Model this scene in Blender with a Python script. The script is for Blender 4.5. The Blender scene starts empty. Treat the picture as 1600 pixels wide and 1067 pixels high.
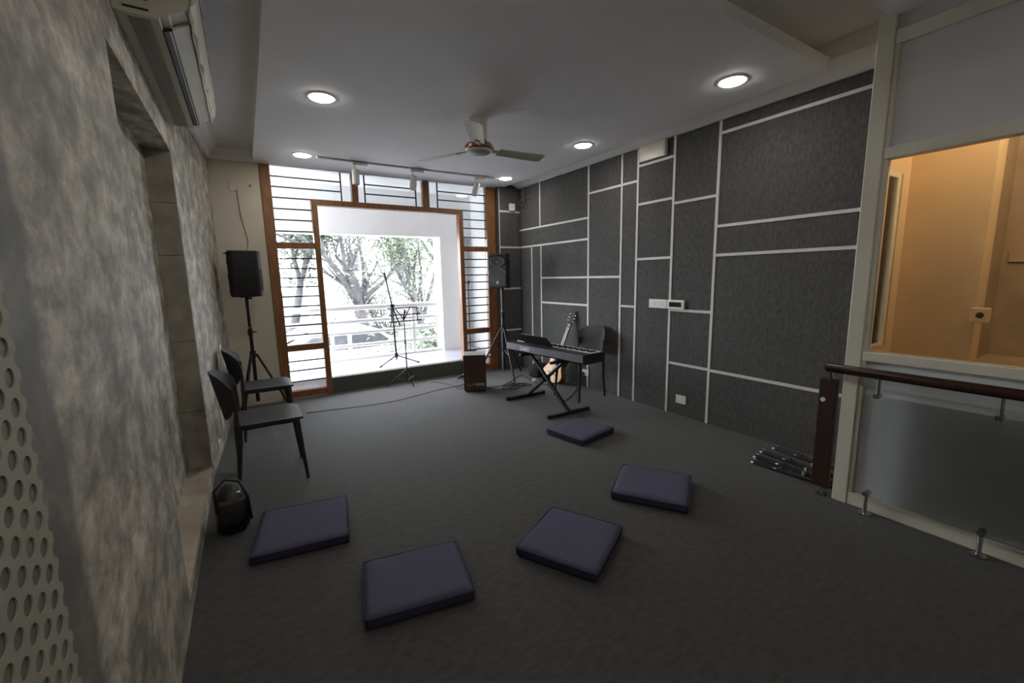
import bpy, bmesh, math, random
from mathutils import Vector, Matrix
random.seed(7)
PI = math.pi
scene = bpy.context.scene
C = scene.collection

# ---------------------------------------------------------------- camera
YAW, PIT, ROL, FPX = 0.5553291, -0.15180355, -0.02084982, 660.7385
cf = Vector((math.sin(YAW)*math.cos(PIT), math.cos(YAW)*math.cos(PIT), math.sin(PIT)))
cr = Vector((math.cos(YAW), -math.sin(YAW), 0))
cu = cr.cross(cf)
cr, cu = cr*math.cos(ROL)+cu*math.sin(ROL), cu*math.cos(ROL)-cr*math.sin(ROL)
CAM = Vector((0, 0, 1.5))
cd = bpy.data.cameras.new('camera')
cam = bpy.data.objects.new('camera', cd)
C.objects.link(cam)
cam.matrix_world = Matrix(((cr.x, cu.x, -cf.x, CAM.x), (cr.y, cu.y, -cf.y, CAM.y), (cr.z, cu.z, -cf.z, CAM.z), (0, 0, 0, 1)))
cd.sensor_width = 36
cd.lens = 36*FPX/1600
cd.clip_start = 0.02
cd.clip_end = 300
scene.camera = cam

def at(px, py, Y):
    d = cf + cr*((px-800)/FPX) - cu*((py-533.5)/FPX)
    return CAM + d*((Y-CAM.y)/d.y)

# ---------------------------------------------------------------- sky and exposure
world = bpy.data.worlds.new('sky'); scene.world = world
world.use_nodes = True
wn = world.node_tree.nodes
wbg = wn['Background']
wbg.inputs['Color'].default_value = (0.89, 0.93, 1.0, 1)
wbg.inputs['Strength'].default_value = 10.5
LAMP = 62.0
WARM = 75.0
scene.view_settings.view_transform = 'Standard'
scene.view_settings.look = 'None'
scene.view_settings.gamma = 1
scene.view_settings.exposure = 0.4
scene.cycles.use_denoising = True
scene.cycles.adaptive_threshold = .02
scene.cycles.max_bounces = 10
scene.cycles.diffuse_bounces = 6
scene.cycles.transparent_max_bounces = 24
scene.cycles.sample_clamp_indirect = 8

# ---------------------------------------------------------------- materials
MATS = {}
def mat(name, col, rough=.6, metal=0, var=0.0, scale=20, bump=0.0, bscale=None, col2=None, spec=.5, stretch=None, emit=0, detail=4):
    m = bpy.data.materials.new(name); m.use_nodes = True
    nt = m.node_tree; N = nt.nodes; L = nt.links
    b = N['Principled BSDF']
    b.inputs['Base Color'].default_value = (*col, 1)
    b.inputs['Roughness'].default_value = rough
    b.inputs['Metallic'].default_value = metal
    b.inputs['Specular IOR Level'].default_value = spec
    if emit:
        b.inputs['Emission Color'].default_value = (*col, 1)
        b.inputs['Emission Strength'].default_value = emit
    tc = N.new('ShaderNodeTexCoord')
    mp = N.new('ShaderNodeMapping')
    L.new(tc.outputs['Object'], mp.inputs['Vector'])
    if stretch: mp.inputs['Scale'].default_value = stretch
    if var or col2:
        nz = N.new('ShaderNodeTexNoise'); nz.inputs['Scale'].default_value = scale; nz.inputs['Detail'].default_value = detail
        L.new(mp.outputs['Vector'], nz.inputs['Vector'])
        cr_ = N.new('ShaderNodeValToRGB')
        c2 = col2 if col2 else tuple(min(1, c*(1+var)) for c in col)
        c1 = col if col2 else tuple(c*(1-var) for c in col)
        cr_.color_ramp.elements[0].position = .32; cr_.color_ramp.elements[0].color = (*c1, 1)
        cr_.color_ramp.elements[1].position = .68; cr_.color_ramp.elements[1].color = (*c2, 1)
        L.new(nz.outputs['Fac'], cr_.inputs['Fac'])
        L.new(cr_.outputs['Color'], b.inputs['Base Color'])
    if bump:
        nb = N.new('ShaderNodeTexNoise'); nb.inputs['Scale'].default_value = bscale or scale; nb.inputs['Detail'].default_value = 3
        L.new(mp.outputs['Vector'], nb.inputs['Vector'])
        bp = N.new('ShaderNodeBump'); bp.inputs['Strength'].default_value = bump; bp.inputs['Distance'].default_value = .01
        L.new(nb.outputs['Fac'], bp.inputs['Height'])
        L.new(bp.outputs['Normal'], b.inputs['Normal'])
    MATS[name] = m
    return m

def glass(name, tint=(1, 1, 1), refl=.08, rough=0.02, haze=0.0):
    m = bpy.data.materials.new(name); m.use_nodes = True
    nt = m.node_tree; N = nt.nodes; L = nt.links
    for n in list(N): N.remove(n)
    out = N.new('ShaderNodeOutputMaterial')
    tr = N.new('ShaderNodeBsdfTransparent'); tr.inputs['Color'].default_value = (*tint, 1)
    gl = N.new('ShaderNodeBsdfGlossy'); gl.inputs['Roughness'].default_value = rough
    fr = N.new('ShaderNodeFresnel'); fr.inputs['IOR'].default_value = 1.45
    mx = N.new('ShaderNodeMixShader')
    L.new(fr.outputs[0], mx.inputs[0]); L.new(tr.outputs[0], mx.inputs[1]); L.new(gl.outputs[0], mx.inputs[2])
    last = mx
    if haze:
        df = N.new('ShaderNodeBsdfDiffuse'); df.inputs['Color'].default_value = (.7, .7, .7, 1)
        m2 = N.new('ShaderNodeMixShader'); m2.inputs[0].default_value = haze
        L.new(mx.outputs[0], m2.inputs[1]); L.new(df.outputs[0], m2.inputs[2]); last = m2
    L.new(last.outputs[0], out.inputs['Surface'])
    MATS[name] = m
    return m

def emitter(name, col, s):
    m = bpy.data.materials.new(name); m.use_nodes = True
    N = m.node_tree.nodes; L = m.node_tree.links
    for n in list(N): N.remove(n)
    out = N.new('ShaderNodeOutputMaterial'); e = N.new('ShaderNodeEmission')
    e.inputs[0].default_value = (*col, 1); e.inputs[1].default_value = s
    L.new(e.outputs[0], out.inputs['Surface']); MATS[name] = m
    return m

carpet = mat('carpet', (.027, .0262, .0245), .75, scale=30, bump=.3, bscale=260, col2=(.051, .0495, .047), spec=.5, detail=10, stretch=(.6, 1.2, 1))
carpet.node_tree.nodes['Principled BSDF'].inputs['Sheen Weight'].default_value = .34
carpet.node_tree.nodes['Principled BSDF'].inputs['Sheen Roughness'].default_value = .35
felt = mat('felt', (.066, .066, .065), .85, scale=70, bump=.35, bscale=160, col2=(.110, .109, .106), spec=.3, stretch=(1, 1, .35))
trimw = mat('trim_paint', (.66, .65, .62), .55, var=.06, scale=9)
ceilw = mat('ceiling_paint', (.88, .87, .88), .75, var=.02, scale=3)
cornw = mat('cornice_paint', (.82, .81, .80), .65, var=.03, scale=5)
beige = mat('beige_paint', (.60, .55, .44), .75, var=.05, scale=3, bump=.05, bscale=40)
whitepaint = mat('exterior_white', (.82, .82, .82), .7, var=.03, scale=2)
balc = mat('balcony_floor', (.40, .40, .45), .4, var=.06, scale=5)
teak = mat('teak', (.19, .078, .028), .38, scale=9, col2=(.30, .135, .05), stretch=(6, 6, .7), bump=.08, bscale=30)
darkteak = mat('dark_wood', (.028, .011, .007), .25, scale=8, col2=(.045, .018, .011), stretch=(5, 5, .6))
mahog = mat('mahogany', (.030, .011, .007), .5, scale=8, col2=(.048, .017, .010), stretch=(6, 6, .6))
cream = mat('cream_enamel', (.70, .67, .56), .32, var=.04, scale=4)
board = mat('grey_board', (.66, .64, .64), .55, var=.04, scale=3)
frost = mat('frosted_glass', (.70, .72, .72), .7, scale=2.2, col2=(.80, .82, .82), spec=.2)
blackp = mat('black_plastic', (.016, .016, .018), .6, var=.2, scale=30, bump=.04, bscale=150, spec=.35)
blackm = mat('black_metal', (.010, .010, .011), .42, var=.2, scale=20)
blackf = mat('black_fabric', (.010, .010, .011), .8, var=.3, scale=40, bump=.2, bscale=90)
chairp = mat('chair_plastic', (.020, .021, .024), .5, var=.12, scale=30, bump=.06, bscale=120)
steel = mat('brushed_steel', (.42, .42, .42), .25, 1.0, var=.1, scale=20)
whitep = mat('white_plastic', (.80, .79, .75), .35, var=.03, scale=8)
acp = mat('aged_white_plastic', (.55, .52, .42), .55, var=.05, scale=6)
acd = mat('outlet_dark', (.012, .012, .012), .6, var=.2, scale=20)
lens_m = emitter('downlight_lens', (1.0, .95, .88), LAMP)
bulb_m = emitter('warm_bulb', (1.0, .72, .42), WARM*4)
orange = mat('peach_paint', (.70, .53, .33), .8, var=.06, scale=2)
peach2 = mat('tile_wall', (.30, .22, .15), .45, scale=5, col2=(.40, .30, .20))
bronze = mat('fan_bronze', (.30, .17, .09), .3, .8, var=.1, scale=10)
fanw = mat('fan_cream', (.50, .47, .36), .4, var=.03, scale=8)
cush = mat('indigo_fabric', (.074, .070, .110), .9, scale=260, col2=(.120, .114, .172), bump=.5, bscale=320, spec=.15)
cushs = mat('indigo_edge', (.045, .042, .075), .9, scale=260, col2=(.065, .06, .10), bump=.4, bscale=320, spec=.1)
gwood = mat('guitar_spruce', (.62, .36, .12), .3, scale=6, col2=(.72, .44, .17), stretch=(18, 18, 1))
gside = mat('guitar_mahogany', (.16, .07, .025), .3, scale=6, col2=(.22, .10, .04))
gneck = mat('guitar_neck', (.55, .50, .44), .4, var=.1, scale=20)
cajw = mat('cajon_wood', (.042, .022, .016), .5, scale=6, col2=(.062, .033, .023), stretch=(8, 8, .6))
cajt = mat('cajon_top', (.30, .29, .28), .35, var=.05, scale=8)
silver = mat('silver_print', (.50, .46, .43), .4, var=.02, scale=5)
kbgrey = mat('keyboard_grey', (.15, .15, .18), .4, var=.06, scale=20)
keyw = mat('key_white', (.75, .75, .73), .3, var=.02, scale=10)
bark = mat('bark', (.07, .067, .07), .9, var=.35, scale=9, bump=.6, bscale=25)
leaf = mat('leaf', (.09, .118, .08), .6, scale=1.5, col2=(.15, .178, .128))
leaf2 = mat('leaf_pale', (.12, .15, .10), .6, scale=1.5, col2=(.175, .205, .15))
street = mat('street_ground', (.065, .065, .06), .9, var=.15, scale=.7)
carw = mat('car_white', (.45, .45, .46), .2, var=.01, scale=3)
carg = mat('car_glass', (.05, .055, .06), .08, var=.1, scale=2)
tyre = mat('tyre_rubber', (.02, .02, .02), .8, var=.2, scale=20)
housew = mat('house_wall', (.45, .45, .45), .8, var=.04, scale=.8)
greyw = mat('compound_wall', (.10, .10, .11), .85, var=.1, scale=2)
pane_m = glass('window_glass', (.96, .98, .98))
clear_m = glass('railing_glass', (.97, .98, .98))
wrap_m = glass('plastic_wrap', (.9, .9, .9), rough=.15, haze=.35)

# left wall: mottled cement render with a darker painted strip beside the perforated sheet
def render_wall():
    m = bpy.data.materials.new('cement_render'); m.use_nodes = True
    nt = m.node_tree; N = nt.nodes; L = nt.links
    b = N['Principled BSDF']; b.inputs['Roughness'].default_value = .62; b.inputs['Specular IOR Level'].default_value = .35
    tc = N.new('ShaderNodeTexCoord')
    mp = N.new('ShaderNodeMapping'); mp.inputs['Scale'].default_value = (1, .62, .8); L.new(tc.outputs['Object'], mp.inputs[0])
    n1 = N.new('ShaderNodeTexNoise'); n1.inputs['Scale'].default_value = 10; n1.inputs['Detail'].default_value = 8; n1.inputs['Roughness'].default_value = .66; n1.inputs['Distortion'].default_value = .15
    L.new(mp.outputs[0], n1.inputs['Vector'])
    r1 = N.new('ShaderNodeValToRGB')
    e = r1.color_ramp.elements
    e[0].position = .345; e[0].color = (.19, .178, .15, 1)
    e[1].position = .685; e[1].color = (.67, .62, .515, 1)
    k = e.new(.47); k.color = (.305, .284, .235, 1)
    k = e.new(.56); k.color = (.45, .42, .35, 1)
    L.new(n1.outputs['Fac'], r1.inputs[0])
    n2 = N.new('ShaderNodeTexNoise'); n2.inputs['Scale'].default_value = 1.1; n2.inputs['Detail'].default_value = 3
    L.new(tc.outputs['Object'], n2.inputs['Vector'])
    r2 = N.new('ShaderNodeMapRange'); r2.inputs[1].default_value = .35; r2.inputs[2].default_value = .68; r2.inputs[3].default_value = .80; r2.inputs[4].default_value = 1.1
    L.new(n2.outputs['Fac'], r2.inputs[0])
    mu = N.new('ShaderNodeMixRGB'); mu.blend_type = 'MULTIPLY'; mu.inputs[0].default_value = 1
    L.new(r1.outputs[0], mu.inputs[1]); L.new(r2.outputs[0], mu.inputs[2])
    # painted dark strip, ragged on its far side
    sp = N.new('ShaderNodeSeparateXYZ'); L.new(tc.outputs['Object'], sp.inputs[0])
    n3 = N.new('ShaderNodeTexNoise'); n3.inputs['Scale'].default_value = 9; L.new(tc.outputs['Object'], n3.inputs['Vector'])
    ad = N.new('ShaderNodeMath'); ad.operation = 'MULTIPLY_ADD'; ad.inputs[1].default_value = .07; L.new(n3.outputs['Fac'], ad.inputs[0]); L.new(sp.outputs['Y'], ad.inputs[2])
    mr = N.new('ShaderNodeMapRange'); mr.inputs[1].default_value = 1.215; mr.inputs[2].default_value = 1.25; mr.inputs[3].default_value = .72; mr.inputs[4].default_value = 0
    L.new(ad.outputs[0], mr.inputs[0])
    mx = N.new('ShaderNodeMixRGB'); L.new(mr.outputs[0], mx.inputs[0]); L.new(mu.outputs[0], mx.inputs[1]); mx.inputs[2].default_value = (.125, .127, .122, 1)
    L.new(mx.outputs[0], b.inputs['Base Color'])
    bp = N.new('ShaderNodeBump'); bp.inputs['Strength'].default_value = .18; bp.inputs['Distance'].default_value = .01
    L.new(n1.outputs['Fac'], bp.inputs['Height']); L.new(bp.outputs[0], b.inputs['Normal'])
    return m
cement = render_wall()
cementd = mat('cement_panel', (.27, .25, .205), .65, scale=9, col2=(.40, .375, .31), bump=.1, bscale=12, detail=8)
sillm = mat('sill_stone', (.36, .29, .22), .6, scale=9, col2=(.46, .40, .32), detail=8)
perf = mat('perforated_sheet', (.33, .315, .255), .7, var=.05, scale=4)

def ribbed():
    m = chairp.copy(); m.name = 'ribbed_plastic'
    N = m.node_tree.nodes; L = m.node_tree.links
    tc = [n for n in N if n.type == 'TEX_COORD'][0]
    w = N.new('ShaderNodeTexWave'); w.inputs['Scale'].default_value = 45; w.bands_direction = 'Y'
    L.new(tc.outputs['Object'], w.inputs['Vector'])
    bp = [n for n in N if n.type == 'BUMP'][0]
    bp.inputs['Strength'].default_value = .5
    L.new(w.outputs['Fac'], bp.inputs['Height'])
    return m
chairr = ribbed()

# ---------------------------------------------------------------- mesh helpers
class MB:
    def __init__(s): s.bm = bmesh.new()
    def box(s, a, b, bev=0, seg=2, M=None):
        bm = bmesh.new() if bev else s.bm
        x0, y0, z0 = a; x1, y1, z1 = b
        x0, x1 = min(x0, x1), max(x0, x1); y0, y1 = min(y0, y1), max(y0, y1); z0, z1 = min(z0, z1), max(z0, z1)
        v = [bm.verts.new(p) for p in ((x0, y0, z0), (x1, y0, z0), (x1, y1, z0), (x0, y1, z0), (x0, y0, z1), (x1, y0, z1), (x1, y1, z1), (x0, y1, z1))]
        if M and not bev:
            for q in v: q.co = M @ q.co
        for f in ((3, 2, 1, 0), (4, 5, 6, 7), (0, 1, 5, 4), (1, 2, 6, 5), (2, 3, 7, 6), (3, 0, 4, 7)):
            bm.faces.new([v[i] for i in f])
        if bev:
            bmesh.ops.bevel(bm, geom=list(bm.edges), offset=bev, segments=seg, profile=.5, affect='EDGES')
            if M: bm.transform(M)
            s.absorb(bm)
        return s
    def absorb(s, bm):
        me = bpy.data.meshes.new('tmp'); bm.to_mesh(me); bm.free(); s.bm.from_mesh(me); bpy.data.meshes.remove(me)
    def quad(s, *p):
        s.bm.faces.new([s.bm.verts.new(q) for q in p]); return s
    def prism(s, poly, axis, a, b):          # poly in the other two axes, extruded along axis
        def P(u, v, w):
            return {'x': (w, u, v), 'y': (u, w, v), 'z': (u, v, w)}[axis]
        n = len(poly)
        A = [s.bm.verts.new(P(u, v, a)) for u, v in poly]; B = [s.bm.verts.new(P(u, v, b)) for u, v in poly]
        s.bm.faces.new(A[::-1]); s.bm.faces.new(B)
        for i in range(n): s.bm.faces.new((A[i], A[(i+1) % n], B[(i+1) % n], B[i]))
        return s
    def tube(s, pts, r, n=10, cap=True):     # swept tube, r number or list
        pts = [Vector(p) for p in pts]; m = len(pts)
        rs = r if isinstance(r, (list, tuple)) else [r]*m
        rings = []; prev = None
        for i, p in enumerate(pts):
            t = (pts[min(i+1, m-1)]-pts[max(i-1, 0)]).normalized()
            if prev is None:
                ref = Vector((0, 0, 1)) if abs(t.z) < .9 else Vector((1, 0, 0))
                a = t.cross(ref).normalized()
            else:
                a = (prev-t*prev.dot(t)).normalized()
            prev = a; c = t.cross(a)
            rings.append([s.bm.verts.new(p+(a*math.cos(k*2*PI/n)+c*math.sin(k*2*PI/n))*rs[i]) for k in range(n)])
        for i in range(m-1):
            for k in range(n):
                s.bm.faces.new((rings[i][k], rings[i][(k+1) % n], rings[i+1][(k+1) % n], rings[i+1][k]))
        if cap:
            s.bm.faces.new(rings[0][::-1]); s.bm.faces.new(rings[-1])
        return s
    def lathe(s, prof, c=(0, 0, 0), n=24):   # (r,z) profile about the z axis
        rings = []
        for r, z in prof:
            rings.append([s.bm.verts.new((c[0]+max(r, 1e-4)*math.cos(k*2*PI/n), c[1]+max(r, 1e-4)*math.sin(k*2*PI/n), c[2]+z)) for k in range(n)])
        for i in range(len(prof)-1):
            for k in range(n):
                s.bm.faces.new((rings[i][k], rings[i][(k+1) % n], rings[i+1][(k+1) % n], rings[i+1][k]))
        s.bm.faces.new(rings[0][::-1]); s.bm.faces.new(rings[-1])
        return s
    def grid(s, fn, nu, nv, thick=0):        # fn(u,v)->Vector, closed sheet with thickness along normals
        V = [[Vector(fn(i/nu, j/nv)) for j in range(nv+1)] for i in range(nu+1)]
        def nor(i, j):
            a = V[min(i+1, nu)][j]-V[max(i-1, 0)][j]; b = V[i][min(j+1, nv)]-V[i][max(j-1, 0)]
            return a.cross(b).normalized()
        A = [[s.bm.verts.new(V[i][j]+nor(i, j)*thick/2) for j in range(nv+1)] for i in range(nu+1)]
        B = [[s.bm.verts.new(V[i][j]-nor(i, j)*thick/2) for j in range(nv+1)] for i in range(nu+1)]
        for i in range(nu):
            for j in range(nv):
                s.bm.faces.new((A[i][j], A[i+1][j], A[i+1][j+1], A[i][j+1]))
                s.bm.faces.new((B[i][j], B[i][j+1], B[i+1][j+1], B[i+1][j]))
        for i in range(nu):
            s.bm.faces.new((A[i][0], B[i][0], B[i+1][0], A[i+1][0])); s.bm.faces.new((A[i][nv], A[i+1][nv], B[i+1][nv], B[i][nv]))
        for j in range(nv):
            s.bm.faces.new((A[0][j], A[0][j+1], B[0][j+1], B[0][j])); s.bm.faces.new((A[nu][j], B[nu][j], B[nu][j+1], A[nu][j+1]))
        return s
    def build(s, name, m, parent=None, smooth=False, auto=False):
        bmesh.ops.recalc_face_normals(s.bm, faces=s.bm.faces)
        me = bpy.data.meshes.new(name); s.bm.to_mesh(me); s.bm.free()
        me.materials.append(m)
        if smooth:
            me.polygons.foreach_set('use_smooth', [True]*len(me.polygons))
            if auto: me.set_sharp_from_angle(angle=math.radians(38))
        o = bpy.data.objects.new(name, me); C.objects.link(o)
        if parent: o.parent = parent
        return o

def tag(o, label=None, cat=None, group=None, kind=None):
    if label: o['label'] = label
    if cat: o['category'] = cat
    if group: o['group'] = group
    if kind: o['kind'] = kind
    return o
def thing(name, label, cat, loc=(0, 0, 0), rz=0, group=None):
    o = bpy.data.objects.new(name, None); C.objects.link(o); o.empty_display_size = .1
    o.location = loc; o.rotation_euler = (0, 0, rz)
    return tag(o, label, cat, group)
def copy_tree(o, parent=None):
    c = o.copy(); C.objects.link(c); c.parent = parent
    for ch in list(o.children): copy_tree(ch, c)
    return c
def struct(o, label, cat): return tag(o, label, cat, kind='structure')
def share(name, src, parent, loc):
    o = bpy.data.objects.new(name, src.data); C.objects.link(o); o.parent = parent; o.location = loc
    return o
def text_mesh(name, txt, size, m, parent, M, offset=0, extrude=.0008):
    cu_ = bpy.data.curves.new(name, 'FONT'); cu_.body = txt; cu_.size = size; cu_.offset = offset; cu_.extrude = extrude; cu_.resolution_u = 3
    t = bpy.data.objects.new(name, cu_); C.objects.link(t)
    dg = bpy.context.evaluated_depsgraph_get(); dg.update()
    me = bpy.data.meshes.new_from_object(t.evaluated_get(dg)); me.name = name
    bpy.data.objects.remove(t); bpy.data.curves.remove(cu_)
    me.transform(M); me.materials.clear(); me.materials.append(m)
    o = bpy.data.objects.new(name, me); C.objects.link(o); o.parent = parent
    return o

# ================================================================ room shell
XL, XR, YB, YR, ZC, ZU = -.353, 3.81, 5.97, 5.83, 2.87, 3.05
REAR = -2.6
o = MB().box((-.7, REAR, -.12), (4.9, 6.02, 0)).build('floor', carpet)
struct(o, 'dark grey carpet covering the whole room floor', 'floor')
o = MB().box((.86, 6.02, -.12), (2.80, 6.12, .2)).build('trim_1', mat('riser_carpet', (.085, .087, .075), .95, scale=40, col2=(.12, .12, .105), bump=.3, bscale=150))
struct(o, 'dark grey carpeted step up to the balcony', 'step')

# left wall with recess
m = MB()
n0, n1, zs, zh, xb = 2.25, 3.88, .10, 2.41, -.50
xe = -.235
def fx(y): return XL if y <= n1 else XL+(xe-XL)*(y-n1)/(YB-n1)
m.box((XL, REAR, 0), (-.7, n0, ZU))
m.prism([(XL, n1), (xe, YB), (xe, 6.1), (-.7, 6.1), (-.7, n1)], 'z', 0, ZU)
m.box((XL, n0, zh), (-.7, n1, ZU)); m.box((XL, n0, 0), (-.7, n1, zs-.02)); m.box((xb, n0, zs-.02), (-.7, n1, zh))
wl = m.build('wall_left', cement); struct(wl, 'mottled grey cement-rendered wall with a tall recess', 'wall')
MB().box((xb, n0+.001, zs-.02), (XL-.004, n1-.013, zs)).build('sill_slab', sillm, wl)
zj = [zs, .55, 1.08, 1.70, 2.06, zh]
for a, b in zip(zj[:-1], zj[1:]):
    MB().box((xb+.001, n1-.012, a+.002), (XL-.003, n1-.0005, b-.002)).build('jamb_panel', cementd, wl)

# back wall pieces
wbk = MB().box((-.4, YB, 0), (.262, 6.12, ZU)).build('wall_back', beige); struct(wbk, 'plain beige painted wall strip left of the window', 'wall')
o = MB().box((.262, YB+.02, ZC+.005), (3.44, 6.12, ZU)).build('trim_2', cornw); struct(o, 'white lintel above the window', 'lintel')
wbr = MB().box((3.43, YR+.012, 0), (3.95, 6.12, ZU)).build('wall_back_right', felt); struct(wbr, 'dark felt-covered wall corner right of the window', 'wall')
# its felt panels and cream strips
zz = [0, .645, 1.315, 1.962, 2.508, ZC]
for i, (a, b) in enumerate(zip(zz[:-1], zz[1:])):
    MB().box((3.434, YR, a+.014), (XR-.004, YR+.0119, b-.014)).build('felt_panel', felt, wbr)
for z in zz[1:-1]:
    MB().box((3.434, YR-.006, z-.014), (XR-.002, YR+.0119, z+.014)).build('cream_strip', trimw, wbr)
MB().box((3.43, YR-.004, 0), (3.437, YR+.0119, ZC)).build('cream_strip', trimw, wbr)

# right wall: felt panels divided by cream strips
wr = MB().box((XR+.012, .72, 0), (3.95, 6.0, ZU)).build('wall_right', felt)
struct(wr, 'charcoal felt-panelled wall with cream dividing strips', 'wall')
V1, V2a, V2, V3, V4, V5, V6, V7, VE = 5.272, 5.50, 5.255, 4.215, 3.648, 3.41, 2.937, 2.452, 1.12
W = .013
vs = [(V1, 2.235, ZC), (V2a, 0, 1.955), (V2, 0, 1.955), (V3, 0, ZC), (V4, 0, ZC), (V5, 0, ZC), (V6, 0, ZC), (V7, 0, ZC)]
hs = [(2.227, V3, YR), (1.962, V3, YR), (1.474, V4, V2), (1.107, V3, V2), (.555, V2, YR), (2.523, V5, V3), (1.126, V5, V4),
      (2.675, V6, V5), (2.266, V6, V5), (1.667, V6, V5), (2.21, V7, V6), (1.118, V7, V6), (.549, V7, V6),
      (2.752, VE, V7), (1.928, VE, V7), (1.662, VE, V7), (.544, VE, V7)]
for y, a, b in vs: MB().box((XR-.007, y-W, a), (XR+.0119, y+W, b)).build('cream_strip', trimw, wr)
for z, a, b in hs: MB().box((XR-.006, a+W, z-W), (XR+.0119, b-(W if b != YR else .001), z+W)).build('cream_strip', trimw, wr)
cols = [(V1, YR, [2.227, ZC]), (V3, V1, [2.227, ZC]), (V3, YR, [1.962, 2.227]),
        (V2a, YR, [0, .555, 1.962]), (V2, V2a, [0, .555, 1.962]), (V3, V2, [0, 1.107, 1.474, 1.962]),
        (V4, V3, [0, 1.474, 2.523, ZC]), (V5, V4, [0, 1.126, 2.523, ZC]), (V6, V5, [0, 1.667, 2.266, 2.675, ZC]),
        (V7, V6, [0, .549, 1.118, 2.21, ZC]), (VE, V7, [0, .544, 1.662, 1.928, 2.752, ZC])]
for y0, y1, zz in cols:
    for a, b in zip(zz[:-1], zz[1:]):
        MB().box((XR+random.uniform(-.001, .001), y0+W+.001, a+(W+.001 if a else 0)), (XR+.0119, y1-W-.001, b-W-.001)).build('felt_panel', felt, wr)

# ceiling: upper slab, dropped panels, cornices
ce = MB().box((-.7, REAR, ZU), (4.9, 6.12, ZU+.15)).build('ceiling', ceilw); struct(ce, 'pale grey ceiling with dropped panels', 'ceiling')
PX0, PX1, PY0 = .205, 3.535, 1.514
pn = MB().box((PX0, PY0, ZC), (PX1, 5.955, 2.944)).box((PX0+.03, PY0+.12, 2.944), (PX1, 5.955, ZU)).build('dropped_panel', ceilw, ce)
MB().box((2.3, REAR+.3, 2.88), (3.80, 1.07, 2.955)).box((2.4, REAR+.3, 2.955), (3.80, .95, ZU)).build('dropped_panel', ceilw, ce)
MB().prism([(XR+.01, ZC-.005), (XR+.01, ZU), (3.56, ZU), (3.56, 2.93), (3.70, 2.905), (XR-.02, ZC-.005)], 'y', 1.13, YR+.01).build('cornice', cornw, ce)
MB().prism([(PX1, ZC+.0), (PX1, 2.944), (3.56, 2.944), (3.56, 2.93)], 'y', PY0, 5.83).build('cornice', cornw, ce)
def corn_prof(): return [(0, ZC), (.03, ZC), (.05, ZC+.05), (.11, ZC+.10), (.13, ZU-.03), (.16, ZU), (0, ZU)]
MB().prism([(YB-a, b) for a, b in corn_prof()], 'x', -.3, PX0-.001).build('cornice', cornw, ce)
mm = MB()
pf = corn_prof()
A = [mm.bm.verts.new((fx(3.99)+a, 3.99, b)) for a, b in pf]; B = [mm.bm.verts.new((xe+a, YB-.02, b)) for a, b in pf]
mm.bm.faces.new(A[::-1]); mm.bm.faces.new(B)
for i in range(len(pf)): mm.bm.faces.new((A[i], A[(i+1) % len(pf)], B[(i+1) % len(pf)], B[i]))
mm.build('cornice', cornw, ce)
# rest of the room behind the photographer
o = MB().box((-.7, REAR-.1, 0), (4.9, REAR, ZU)).build('wall_front', beige); struct(o, 'plain beige wall behind the photographer', 'wall')

# ---------------------------------------------------------------- window with doorway
wf = thing('window_1', 'teak-framed window wall with open doorway to the balcony', 'window'); wf['kind'] = 'structure'
FY0, FY1 = 5.955, 6.055
def fr(x0, z0, x1, z1, y0=FY0, y1=FY1, bev=.006, name='frame_member', mt=teak):
    return MB().box((x0, y0, z0), (x1, y1, z1), bev, 2).build(name, mt, wf)
GL, DL0, DL1, DR0, DR1, GR, OX0, OX1 = .372, .79, .858, 2.803, 2.872, 3.285, .262, 3.432
fr(OX0, 0, GL, ZC); fr(GR, 0, OX1, ZC)
fr(DL0, 0, DL1, 2.51, FY0-.006); fr(DR0, 0, DR1, 2.51, FY0-.006)
fr(DL1-.005, 2.44, DR0+.005, 2.51, FY0-.006)
for z0, z1 in ((.015, .10), (.62, .70), (1.90, 1.975)):
    fr(GL, z0, DL0, z1); fr(DR1, z0, GR, z1)
fr(1.292, 2.505, 1.372, ZC, name='mullion'); fr(2.262, 2.505, 2.356, ZC, name='mullion')
def bar(x0, z0, x1, z1, r=.008):
    return MB().box((x0-(r if x0 == x1 else 0), FY0+.03, z0-(r if z0 == z1 else 0)), (x1+(r if x0 == x1 else 0), FY0+.045, z1+(r if z0 == z1 else 0))).build('grille_bar', blackm, wf)
ups = [2.75, 2.63, 2.505, 2.375, 2.245, 2.11]
los = [1.779, 1.657, 1.54, 1.43, 1.31, 1.185, 1.063, .943, .822]
bos = [.485, .361, .22]
VL, VR = 1.165, 2.49
for i, z in enumerate(ups):
    bar(GL, z, VL if i < 2 else (1.292 if i == 2 else DL0), z); bar(VR if i < 2 else (2.356 if i == 2 else DR1), z, GR, z)
bar(VL, 2.51, VL, ZC); bar(VR, 2.51, VR, ZC); bar(1.462, 2.51, 1.462, ZC); bar(2.165, 2.51, 2.165, ZC)
for z in ups[:2]: bar(1.462, z, 2.165, z)
for z in los+bos: bar(GL, z, DL0, z); bar(DR1, z, GR, z)
for x0, z0, x1, z1 in ((GL, .1, DL0, .62), (GL, .7, DL0, 1.9), (GL, 1.975, DL0, 2.505), (GL, 2.51, 1.292, ZC), (1.372, 2.51, 2.262, ZC), (2.356, 2.51, GR, ZC),
                       (DR1, .1, GR, .62), (DR1, .7, GR, 1.9), (DR1, 1.975, GR, 2.505)):
    MB().box((x0+.001, FY0+.055, z0+.001), (x1-.001, FY0+.060, z1-.001)).build('pane', pane_m, wf)

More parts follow.
